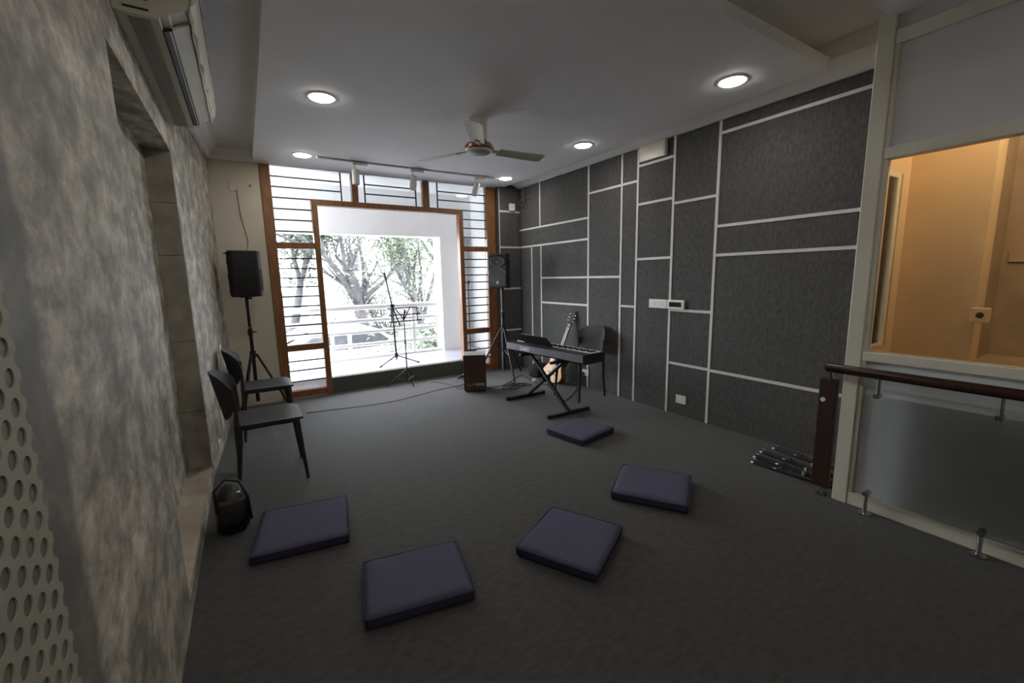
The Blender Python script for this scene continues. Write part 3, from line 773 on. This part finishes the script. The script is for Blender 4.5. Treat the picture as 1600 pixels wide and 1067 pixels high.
gadd(lambda a: a.prism([(-.023, .865), (.023, .865), (.038, .90), (.036, 1.03), (.015, 1.045), (-.015, 1.045), (-.036, 1.03), (-.038, .90)], 'y', -.008, .010), 'headstock', blackp)
for s in (-1, 1):
    for k in range(3): gadd(lambda a: a.tube([(s*.036, .0, .91+k*.045), (s*.062, .0, .91+k*.045)], .010, 10), 'tuning_peg', steel)
gadd(lambda a: [a.tube([(-.017+i*.007, -.016, .13), (-.014+i*.0055, -.017, .865)], .0008, 4) for i in range(6)], 'strings', steel)['kind'] = 'stuff'
gadd(lambda a: a.box((-.03, -.028, .82), (.05, -.012, .832), .003), 'capo', blackm)

gt.location.z = -min(v[2] for v in GB)+.001; gt.location.x = XR-.012-max(v[0] for v in GB)
print('GUITAR', gt.location)
# ================================================================ music stand and microphone stand
ms = thing('music_stand', 'thin black folding music stand on the carpet before the step', 'music stand', (1.83, 5.80, 0), .1)
MB().tube([(0, 0, .06), (0, 0, .62)], .009, 8).build('lower_tube', blackm, ms)
MB().tube([(0, 0, .60), (0, 0, .95)], .0075, 8).build('upper_tube', blackm, ms)
MB().tube([(0, 0, .60), (0, 0, .63)], .013, 8).tube([(0, 0, .615), (-.03, 0, .615)], .005, 6).build('clamp', blackm, ms)
MB().tube([(0, 0, .22), (0, 0, .25)], .013, 8).build('hub', blackm, ms)
for k in range(3):
    a = -.45+k*2*PI/3
    p1 = ((.25, .12, .006), (-.28, .07, .006), (.02, -.16, .006))[k]
    lg = MB().tube([(math.cos(a)*.01, math.sin(a)*.01, .235), p1], .006, 6).build('leg', blackm, ms)
    MB().tube([(0, 0, .07), tuple(p1[i]*.55+(0, 0, .105)[i] for i in range(3))], .004, 6).build('brace_bar', blackm, lg)
# wire desk
ds = MB()
zt, zb = 1.10, .925
for a, b in (((-.24, -.05, zb), (.24, -.05, zb)), ((-.20, .05, zt), (.22, .05, zt)), ((-.20, -.05, zb), (-.16, .05, zt)), ((.18, -.05, zb), (.22, .05, zt)),
             ((-.21, .0, 1.01), (.25, .0, 1.01)), ((0, 0, .94), (-.10, .05, zt)), ((0, 0, .94), (.12, .05, zt))):
    ds.tube([a, b], .009, 6)
ds.build('desk_wires', blackm, ms)
MB().tube([(-.01, 0, .93), (.03, .02, 1.08)], .014, 8).build('desk_spine', blackm, ms)

mst = thing('microphone_stand', 'tall black microphone stand with boom on the balcony by the music stand', 'microphone stand', (1.885, 6.46, .2))
MB().tube([(0, 0, .09), (-.02, 0, .90)], .014, 8).build('pole', blackm, mst)
MB().tube([(0, 0, .10), (0, 0, .17)], .024, 10).build('base_hub', blackm, mst)
MB().tube([(0, 0, .06), (0, 0, .10)], .010, 8).build('base_tip', blackm, mst)
for a in (-2.62, -.52, 1.55):
    lg = MB().tube([(math.cos(a)*.02, math.sin(a)*.02, .125), (math.cos(a)*.34, math.sin(a)*.34, .012)], .008, 8).build('leg', blackm, mst)
    MB().tube([(math.cos(a)*.315, math.sin(a)*.315, .020), (math.cos(a)*.35, math.sin(a)*.35, .010)], .012, 8).build('rubber_foot', blackf, lg)
MB().box((-.05, -.022, .875), (.012, .022, .925), .006).build('clutch', blackm, mst)
MB().tube([(.08, 0, .60), (-.02, 0, .90), (-.10, 0, 1.38)], .011, 8).build('boom', blackm, mst)
MB().tube([(-.088, 0, 1.30), (-.105, 0, 1.40)], .016, 8).build('boom_clip', blackm, mst)
ts = thing('microphone_stand', 'slim black stand on the balcony behind the right window grille', 'microphone stand', (3.32, 6.78, .2))
MB().tube([(0, 0, .02), (0, 0, 1.20)], .011, 8).build('pole', blackm, ts)
MB().lathe([(.11, 0), (.11, .012), (.02, .03)], n=20).build('base', blackm, ts)
MB().tube([(0, 0, 1.18), (.02, 0, 1.25)], .022, 8).build('mic_clip', blackm, ts)

# ================================================================ floor clutter
mc = thing('microphone', 'handheld microphone lying on the carpet beside the cajon', 'microphone', (2.66, 5.73, .026), .55)
MB().tube([(-.13, 0, -.004), (.02, 0, 0)], [.010, .019], 12).build('handle', blackm, mc, True, True)
h = MB(); h.lathe([(.001, -.028), (.018, -.024), (.026, -.008), (.026, .008), (.018, .024), (.001, .028)], n=16); h.bm.transform(Matrix.Translation((.045, 0, 0)) @ Matrix.Rotation(PI/2, 4, 'Y'))
h.build('grille_head', steel, mc, True)
def cable(name, pts, r_, label, m_=blackf):
    # smooth polyline
    P = [Vector(p) for p in pts]; out = []
    for i in range(len(P)-1):
        p0, p1, p2, p3 = P[max(i-1, 0)], P[i], P[i+1], P[min(i+2, len(P)-1)]
        for k in range(6):
            t = k/6
            out.append(.5*((2*p1)+(-p0+p2)*t+(2*p0-5*p1+4*p2-p3)*t*t+(-p0+3*p1-3*p2+p3)*t**3))
    out.append(P[-1])
    o_ = MB().tube(out, r_, 6).build(name, m_, None, True)
    return tag(o_, label, 'cable')
def gp(px, py, z=.005):
    d = cf + cr*((px-800)/FPX) - cu*((py-533.5)/FPX); q = CAM+d*((z-CAM.z)/d.z); return (q.x, q.y, z)
cable('floor_cable', [gp(*p) for p in ((478, 645), (520, 640), (570, 634), (620, 626), (655, 617), (690, 608), (715, 603), (731, 600))], .0032, 'thin black cable running across the carpet from the chairs to the cajon')
cable('floor_cable', [gp(*p) for p in ((672, 597), (690, 598), (705, 602), (725, 605), (735, 604), (722, 607), (712, 606), (718, 602), (735, 600))], .003, 'black cable looping on the carpet left of the cajon')
pts = []
for k in range(34):
    a = k*.9; rr = .10+.07*math.sin(k*1.7)
    pts.append((2.86+k*.010+rr*math.cos(a), 4.80+rr*.8*math.sin(a)+.001*k, .006+.006*(k % 3)))
cable('cable_tangle', pts, .005, 'tangle of black cables on the carpet behind the cajon')
cable('floor_cable', [gp(*p) for p in ((770, 603), (785, 602), (800, 594), (815, 586), (835, 597), (860, 600), (880, 588))], .004, 'black cable trailing from the tangle towards the guitar')
cable('pedal_cable', [gp(*p) for p in ((853, 600), (866, 612), (872, 624), (885, 625), (898, 612), (905, 600))], .004, 'thin black cable under the keyboard stand')
# gear case in the corner
gb = thing('gear_bag', 'small black gear bag on the floor in the right corner', 'bag', (3.64, 5.12, 0), .3)
MB().box((-.13, -.10, .0), (.13, .10, .19), .04, 4).build('body', blackf, gb, True)
MB().tube([(-.08, 0, .185), (-.06, 0, .25), (.06, 0, .25), (.08, 0, .185)], .008, 8).build('handle', blackf, gb)
MB().box((-.06, -.108, .06), (.06, -.098, .13), .004).build('pocket', blackm, gb)
ad = thing('power_adapter', 'small white power adapter block on the carpet by the gear bag', 'adapter', (3.40, 4.90, .0), .5)
MB().box((-.03, -.02, 0), (.03, .02, .035), .005).build('body', whitep, ad)
MB().tube([(.03, 0, .017), (.05, 0, .012)], .006, 8).build('plug', blackm, ad)
# black bag by left wall
bg = thing('handbag', 'black leather shoulder bag on the floor against the left wall', 'bag', (-.205, 2.99, 0), math.radians(4))
lb = mat('black_leather', (.010, .010, .011), .42, var=.3, scale=14, bump=.25, bscale=25)
a = MB()
lv = [(0, .80), (.02, .95), (.10, 1.0), (.18, .92), (.235, .75), (.265, .45), (.275, .1)]
rg = []
for z, k in lv:
    rg.append([a.bm.verts.new((.088*k*math.copysign(abs(math.cos(q*PI/16))**.7, math.cos(q*PI/16))+.006*math.sin(q+z*30), .115*k*math.copysign(abs(math.sin(q*PI/16))**.7, math.sin(q*PI/16)), z)) for q in range(32)])
for i in range(len(lv)-1):
    for q in range(32): a.bm.faces.new((rg[i][q], rg[i][(q+1) % 32], rg[i+1][(q+1) % 32], rg[i+1][q]))
a.bm.faces.new(rg[0][::-1]); a.bm.faces.new(rg[-1])
a.build('body', lb, bg, True)
MB().tube([(-.075, -.09, .15), (-.08, -.06, .28), (-.02, -.02, .325), (.05, -.03, .30), (.085, -.06, .20), (.09, -.08, .06)], .009, 8).build('strap', lb, bg, True)
MB().grid(lambda u, v: ((u-.5)*.15*(1-.2*(1-v)), -.118+.03*v*v, .06+.16*v), 8, 6, .008).build('flap', lb, bg, True)
MB().box((.0, -.105, .225), (.05, -.085, .237), .003, M=Matrix.Rotation(-.15, 4, 'X')).build('clasp', whitep, bg)
# folded stands on the floor
def folded(p0, p1, z, lab, seed):
    rnd = random.Random(seed)
    p0 = Vector((*p0, 0)); p1 = Vector((*p1, 0))
    d = (p1-p0); L_ = d.length; an = math.atan2(d.y, d.x)
    t = thing('folded_stand', lab, 'folded stand', (p0.x, p0.y, z), an, 'folded black stands on the floor')
    MB().tube([(0, 0, .016), (L_, 0, .016)], .013, 8).build('centre_tube', blackm, t)
    for k, (oy, a0, a1) in enumerate(((-.028, .02, .66), (.028, 0, .62), (-.012, .3, .98), (.02, .45, 1.0))):
        lg = MB().tube([(a0*L_, oy, .010), (a1*L_, oy*rnd.uniform(.2, 1.3), .012+.014*(k > 1))], .008, 8).build('leg', blackm, t)
        MB().tube([(a0*L_-.014, oy, .012), (a0*L_+.006, oy, .012)], [.007, .011], 8).build('tip', whitep, lg)
    for f2 in (.35, .62, .8): MB().tube([(f2*L_-.015, 0, .016), (f2*L_+.015, 0, .016)], .020, 10).build('collar', blackm, t)
    MB().tube([(.62*L_, 0, .02), (.62*L_, .0, .058)], .006, 6).build('wing_screw', whitep, t)
folded((3.29, 1.70), (3.30, 1.13), 0, 'black folded stand lying on the carpet, outermost of the bundle', 1)
folded((3.40, 1.74), (3.37, 1.14), 0, 'black folded stand lying on the carpet, second of the bundle from the open floor', 2)
folded((3.54, 1.76), (3.48, 1.14), 0, 'black folded stand lying on the carpet, third of the bundle from the open floor', 3)
folded((3.70, 1.74), (3.62, 1.14), 0, 'black folded stand lying on the carpet, closest to the felt wall', 4)

# ================================================================ switches, sockets, small wall things
def plate(name, label, cat, loc, w_, h_, side='R', parts=1, m_=whitep):
    t = thing(name, label, cat, loc)
    s = -1 if side == 'R' else 1
    MB().box((0, -w_/2, -h_/2), (s*.010, w_/2, h_/2), .003).build('cover', m_, t)
    n = parts
    for i in range(n):
        y = (i-(n-1)/2)*w_*.22
        MB().box((s*.0095, y-w_*.085, -h_*.24), (s*.014, y+w_*.085, h_*.24), .002, 1).build('switch_rocker', whitep, t)
    return t
plate('switch_plate', 'white switch plate on the felt wall beside the thermostat', 'switch', (XR-.001, 3.09, 1.177), .235, .095, parts=3)
th = thing('thermostat', 'white framed thermostat with black display on the felt wall', 'thermostat', (XR-.008, 2.85, 1.175))
MB().box((0, -.105, -.05), (-.022, .105, .05), .010, 3).build('frame', whitep, th)
MB().box((-.0215, -.075, -.022), (-.024, .075, .028), .001, 1).build('display', mat('display_black', (.012, .012, .008), .2, var=.1), th)
plate('socket_plate', 'white socket plate low on the felt wall below the thermostat', 'socket', (XR-.001, 2.752, .174), .12, .088, parts=1)
k = plate('socket_plate', 'white socket plate low on the felt wall behind the chair', 'socket', (XR-.008, 4.245, .195), .125, .085, parts=1)
MB().box((-.014, .005, -.03), (-.045, .045, .005), .006).build('plug', blackm, k)
bx_ = thing('vent_box', 'square cream box high on the felt wall under the ceiling', 'wall box', (XR-.002, 3.195, 2.785))
MB().box((0, -.165, -.085), (-.045, .165, .079), .004).build('housing', cream, bx_)
MB().box((-.0449, -.15, -.07), (-.048, .15, .066), .002, 1).build('cover', cream, bx_)
dp = thing('latch_hole', 'small dark keyhole in the felt access panel', 'keyhole', (XR-.0015, 2.985, 1.95))
MB().tube([(.002, 0, 0), (-.003, 0, 0)], .012, 12).build('hole', acd, dp)
for (y, z, h_, l) in ((5.10, .845, .085, 'small white socket plate on the left wall above the chairs'), (5.30, .66, .08, 'small cream switch plate under the upper socket on the left wall'), (4.62, .30, .07, 'white socket plate low on the left wall behind the chair'), (4.30, .12, .08, 'white socket plate near the floor on the left wall')):
    t = plate('socket_plate', l, 'socket', (fx(y)-.001, y, z), .10, h_, 'L', 1)
    t.rotation_euler = (0, 0, -math.atan2(xe-XL, YB-n1))
wb = thing('junction_box', 'small white junction box on the dark wall right of the window', 'junction box', (3.655, YR-.006, 2.575))
MB().box((-.05, -.03, -.055), (.05, 0, .055), .004).build('body', whitep, wb)
cable('hanging_cable', [(3.70, YR-.012, 2.52), (3.708, YR-.014, 2.35), (3.705, YR-.014, 2.2), (3.722, YR-.014, 2.05), (3.71, YR-.014, 1.98)], .004, 'thin grey cable hanging below the junction box', mat('cable_grey', (.16, .16, .155), .5, var=.1))
pts = [(3.77, 5.66, 2.87), (3.772, 5.66, 2.75), (3.76, 5.66, 2.69)]
for kk in range(16):
    a = kk*.8; pts.append((3.765+.004*(kk % 3), 5.70+.055*math.sin(a), 2.635+.05*math.cos(a)))
pts.append((3.79, 5.52, 2.70))
cable('coiled_cable', pts, .0055, 'small coil of grey cable hanging in the ceiling corner', MATS['cable_grey'])
cable('wall_wire', [(.02, YB-.006, 2.56), (.03, YB-.006, 2.30), (.055, YB-.006, 2.12), (.075, YB-.006, 1.98), (.06, YB-.006, 1.90), (.02, YB-.02, 1.82)], .0035, 'thin wire hanging on the beige wall above the left speaker', mat('wire_tan', (.30, .25, .18), .6, var=.1))
wc = thing('conduit_plate', 'small square blank plate outline on the beige wall', 'cover plate', (-.01, YB, 2.60))
MB().box((-.045, -.006, -.06), (.045, 0, .06), .003).build('cover', beige, wc)
hk = thing('wall_hook', 'tiny dark hook on the beige wall beside the window', 'hook', (.16, YB, 2.615))
MB().tube([(0, 0, 0), (0, -.02, 0), (0, -.025, -.015), (0, -.012, -.02)], .004, 6).build('hook', bronze, hk)
MB().lathe([(.012, 0), (.010, .003)], n=10).build('rose', bronze, hk).matrix_local = Matrix.Rotation(PI/2, 4, 'X')

# ================================================================ balcony
BZ, BY = .2, 7.25
o = MB().box((-2.5, 6.12, 0), (3.75, BY+.18, BZ)).build('balcony_floor', balc); struct(o, 'pale tiled balcony floor outside the window', 'floor')
o = MB().box((-2.5, 6.12, 2.95), (3.95, BY+.25, 3.1)).build('balcony_ceiling', whitepaint); struct(o, 'white balcony ceiling outside the window', 'ceiling')
o = MB().box((-2.5, BY-.05, 2.22), (3.75, BY+.2, 2.95)).build('balcony_beam', whitepaint); struct(o, 'deep white beam along the balcony edge', 'beam')
o = MB().box((2.97, BY-.12, BZ), (3.30, BY+.2, 2.22)).build('balcony_column', whitepaint); struct(o, 'white column at the right end of the balcony rail', 'column')
o = MB().box((3.62, 6.12, 0), (3.95, BY+.2, 2.95)).box((3.30, BY+.1, 0), (3.62, BY+.2, 2.95)).build('balcony_wall', whitepaint); struct(o, 'white side wall closing the balcony on the right', 'wall')
rl = thing('balcony_railing', 'white pipe railing along the balcony edge', 'railing', (0, BY, BZ))
MB().box((-2.5, -.06, 0), (2.97, .1, .03)).build('kerb', whitepaint, rl)
for z, r_ in ((.85, .045), (.63, .032), (.44, .032), (.23, .032)):
    MB().tube([(-2.5, 0, z), (2.97, 0, z)], r_, 10).build('rail', whitepaint, rl, True)
for x in (-1.6, -.3, 1.10, 2.45):
    MB().box((x-.025, -.025, 0), (x+.025, .025, .84)).build('post', whitepaint, rl)

# ================================================================ street: ground, compound wall, car, houses, trees
GZ = -1.3
o = MB().box((-40, 8.2, GZ-.2), (60, 120, GZ)).build('street_ground', street); struct(o, 'pale street ground beyond the balcony', 'ground')
cw = thing('compound_wall', 'low grey compound wall across the street', 'wall', (7.2, 12.9, GZ))
for i in range(7): MB().box((-4+i*2.0, -.1, 0), (-2.05+i*2.0, .1, 1.0 if i % 2 else .9)).build('wall_bay', greyw, cw)
for i in range(8): MB().box((-4.12+i*2.0, -.14, 0), (-3.92+i*2.0, .14, 1.15)).build('pier', housew, cw)

car = thing('parked_car', 'white parked car seen over the balcony rail', 'car', (at(535, 550, 11.9).x, 11.9, GZ), math.radians(184))
def carsec(u):
    # side profile (x along the car), returns body
    pass
prof_c = [(-2.15, .35), (-2.2, .75), (-2.1, 1.0), (-1.35, 1.08), (-.75, 1.55), (.75, 1.62), (1.75, 1.15), (2.05, 1.05), (2.15, .7), (2.1, .32)]
a = MB(); a.prism(prof_c, 'y', -.82, .82)
bmesh.ops.bevel(a.bm, geom=list(a.bm.edges), offset=.07, segments=3, profile=.5, affect='EDGES')
a.build('body', carw, car, True, True)
for s in (-1, 1):
    for q in ([(-1.2, 1.09), (-.72, 1.47), (-.05, 1.50), (-.05, 1.08)], [(.05, 1.08), (.05, 1.5), (.72, 1.52), (1.4, 1.14)]):
        MB().prism(q, 'y', s*.80, s*.826).build('side_window', carg, car)
    for x in (-1.35, 1.38):
        w_ = MB(); w_.lathe([(.33, -.1), (.35, -.07), (.35, .07), (.33, .1)], n=22); w_.bm.transform(Matrix.Translation((x, s*.78, .35)) @ Matrix.Rotation(PI/2, 4, 'X'))
        wo = w_.build('wheel', tyre, car, True, True)
        w_ = MB(); w_.lathe([(.20, -.11), (.21, -.10), (.21, .10), (.20, .11)], n=18); w_.bm.transform(Matrix.Translation((x, s*.78, .35)) @ Matrix.Rotation(PI/2, 4, 'X'))
        w_.build('hubcap', steel, wo)
    MB().box((-2.19, s*.70-.12, .72), (-2.11, s*.70+.06, .86), .02).build('headlamp', whitep, car)
MB().quad((-1.36, -.68, 1.105), (-1.36, .68, 1.105), (-.80, .62, 1.53), (-.80, -.62, 1.53)).build('windscreen', carg, car).location = (-.02, 0, .02)
MB().quad((.86, -.62, 1.58), (.86, .62, 1.58), (1.72, .66, 1.18), (1.72, -.66, 1.18)).build('rear_window', carg, car).location = (.02, 0, .03)

def house(loc, w_, d_, h_, label, wins):
    t = thing('house', label, 'house', loc)
    MB().box((0, 0, 0), (w_, d_, h_)).build('walls', housew, t)
    MB().box((-.2, -.2, h_), (w_+.2, d_+.2, h_+.25)).build('parapet', housew, t)
    for (x, z, ww, hh) in wins:
        f_ = MB().box((x-.06, -.05, z-.06), (x+ww+.06, -.001, z+hh+.06)).build('window', housew, t)
        for i in range(2):
            for j in range(2):
                MB().box((x+i*ww/2+.03, -.06, z+j*hh/2+.03), (x+(i+1)*ww/2-.03, -.051, z+(j+1)*hh/2-.03)).build('pane', carg, f_)
p = at(622, 411, 26)
house((p.x-4.5, 26, GZ), 9, 7, 9.0, 'pale house far behind the trees with one small window showing', [(4.0, p.z-GZ-.5, 1.0, 1.0), (6.8, p.z-GZ-.5, 1.0, 1.0), (1.2, p.z-GZ-.5, 1.0, 1.0)])
p = at(480, 500, 21)
house((p.x-9, 22, GZ), 8, 6, 3.0, 'low white building at the far left behind the car', [(2, 1.0, 1.2, 1.1), (5, 1.0, 1.2, 1.1)])

def grow(m_, p, d, L_, r_, depth, tips, rnd):
    n = 4; pts = [p]; rs = [r_]
    for i in range(n):
        d = (d+Vector((rnd.uniform(-.16, .16), rnd.uniform(-.16, .16), rnd.uniform(-.06, .12)))).normalized()
        pts.append(pts[-1]+d*(L_/n)); rs.append(r_*(1-.40*(i+1)/n))
    m_.tube(pts, rs, 7 if depth > 1 else 5, cap=False)
    if depth <= 1: tips += pts[1:]
    if depth == 0: return
    for k in range(rnd.choice((2, 3)) if depth > 1 else 3):
        dd = (d+Vector((rnd.uniform(-.8, .8), rnd.uniform(-.8, .8), rnd.uniform(-.25, .55)))).normalized()
        s = rnd.choice(pts[2:]) if k else pts[-1]
        grow(m_, s, dd, L_*rnd.uniform(.62, .82), rs[-1]*.78, depth-1, tips, rnd)
def foliage(tips, n, spread, size, m_, parent, rnd, flat=.5):
    V, F = [], []
    for i in range(n):
        c = rnd.choice(tips)+Vector((rnd.gauss(0, spread), rnd.gauss(0, spread), rnd.gauss(0, spread*flat)))
        a = Vector((rnd.uniform(-1, 1), rnd.uniform(-1, 1), rnd.uniform(-.5, .5))).normalized()
        b = a.cross(Vector((rnd.uniform(-.6, .6), rnd.uniform(-.6, .6), 1))).normalized()
        s = size*rnd.uniform(.6, 1.3)
        k = len(V)
        V += [c-a*s, c+b*s*.35, c+a*s, c-b*s*.35]; F.append((k, k+1, k+2, k+3))
    me = bpy.data.meshes.new('foliage'); me.from_pydata([tuple(v) for v in V], [], F); me.materials.append(m_)
    o_ = bpy.data.objects.new('foliage', me); C.objects.link(o_); o_.parent = parent; o_['kind'] = 'stuff'
    return o_
def tree(base, stems, label, seed, nleaf, m_, size=.09, depth=3, spread=.3):
    rnd = random.Random(seed)
    t = thing('tree', label, 'tree', base, 0, 'trees beyond the balcony')
    B_ = Vector(base); tk_ = MB(); br = MB(); tips = []
    for pl_, r0, r1, L_ in stems:
        q = [Vector(x)-B_ for x in pl_]
        tk_.tube(q, [r0+(r1-r0)*i/(len(q)-1) for i in range(len(q))], 9)
        d = (q[-1]-q[-2]).normalized()
        for k in range(3):
            grow(br, q[-1], (d+Vector((rnd.uniform(-.6, .6), rnd.uniform(-.6, .6), rnd.uniform(-.1, .4)))).normalized(), L_, r1*.8, depth-1, tips, rnd)
        for k in range(2):
            grow(br, q[-2].lerp(q[-1], rnd.random()), (d+Vector((rnd.uniform(-1, 1), rnd.uniform(-1, 1), rnd.uniform(-.3, .3)))).normalized(), L_*.8, r1*.5, depth-2, tips, rnd)
    tk_.build('trunk', bark, t, True); br.build('branches', bark, t, True)
    foliage(tips, nleaf, spread, size, m_, t, rnd)
    return t
T = 13.5
b0 = at(572, 560, T); b0.z = GZ
f0 = at(562, 478, T)
tree(tuple(b0), [((tuple(b0), tuple(at(570, 520, T)), tuple(f0)), .22, .17, 1.2),
                 ((tuple(f0), tuple(at(548, 455, T-.2)), tuple(at(528, 425, T-.4)), tuple(at(505, 396, T-.6))), .13, .06, 1.3),
                 ((tuple(f0), tuple(at(545, 440, T+.3)), tuple(at(538, 405, T+.5)), tuple(at(533, 380, T+.8))), .10, .05, 1.2),
                 ((tuple(f0), tuple(at(578, 458, T)), tuple(at(600, 440, T-.2)), tuple(at(625, 408, T-.5))), .09, .04, 1.1),
                 ((tuple(f0), tuple(at(570, 440, T+.4)), tuple(at(566, 405, T+.7)), tuple(at(558, 365, T+.9))), .08, .04, 1.2)],
     'dark forked tree standing left of centre beyond the balcony rail', 3, 3800, leaf, .078)
T2 = 11.0
b1 = at(668, 600, T2); b1.z = GZ
tree(tuple(b1), [((tuple(b1), tuple(at(662, 520, T2)), tuple(at(648, 470, T2))), .12, .08, .9),
                 ((tuple(at(648, 470, T2)), tuple(at(638, 455, T2-.2)), tuple(at(628, 440, T2-.3))), .06, .035, .8),
                 ((tuple(at(660, 500, T2)), tuple(at(672, 455, T2+.2)), tuple(at(684, 410, T2+.4))), .06, .03, .9),
                 ((tuple(at(652, 480, T2)), tuple(at(658, 440, T2+.6)), tuple(at(655, 395, T2+.8))), .06, .03, .9)],
     'pale green feathery tree right of centre beyond the balcony rail', 11, 7500, leaf2, .07)
T3 = 15.5
b2 = at(455, 560, T3); b2.z = GZ
tree(tuple(b2), [((tuple(b2), tuple(at(462, 500, T3)), tuple(at(470, 440, T3))), .16, .10, 1.5), ((tuple(at(470, 440, T3)), tuple(at(480, 410, T3)), tuple(at(492, 380, T3))), .08, .04, 1.5)],
     'leafy tree at the left seen through the window grille', 5, 6000, leaf, .12)
T4 = 17
b3 = at(690, 560, T4); b3.z = GZ
tree(tuple(b3), [((tuple(b3), tuple(at(688, 480, T4)), tuple(at(690, 420, T4))), .16, .10, 1.6), ((tuple(at(690, 420, T4)), tuple(at(670, 395, T4)), tuple(at(655, 370, T4))), .08, .04, 1.5)],
     'bushy green tree farther back at the right of the balcony view', 21, 5000, leaf2, .11)

def shrub(px, py, Y, w_, h_, label, seed, m_):
    rnd = random.Random(seed)
    b_ = at(px, py, Y); b_.z = GZ
    t = thing('shrub', label, 'shrub', tuple(b_), 0, 'shrubs beyond the balcony')
    br = MB(); tips = []
    for k in range(9):
        d = Vector((rnd.uniform(-.5, .5)*w_, rnd.uniform(-.3, .3), 1)).normalized()
        grow(br, Vector((rnd.uniform(-.3, .3)*w_, 0, 0)), d, h_*.75, .03, 1, tips, rnd)
    br.build('stems', bark, t, True)
    foliage(tips, 2800, .28, .075, m_, t, rnd, .8)
shrub(708, 520, 9.6, .9, 1.4, 'bushy shrub low at the right behind the balcony rail', 31, leaf)
shrub(628, 520, 9.1, .8, 1.1, 'bushy shrub low in the middle behind the balcony rail', 32, leaf2)
shrub(600, 520, 15.0, 1.6, 2.2, 'shrub behind the parked car', 33, leaf)
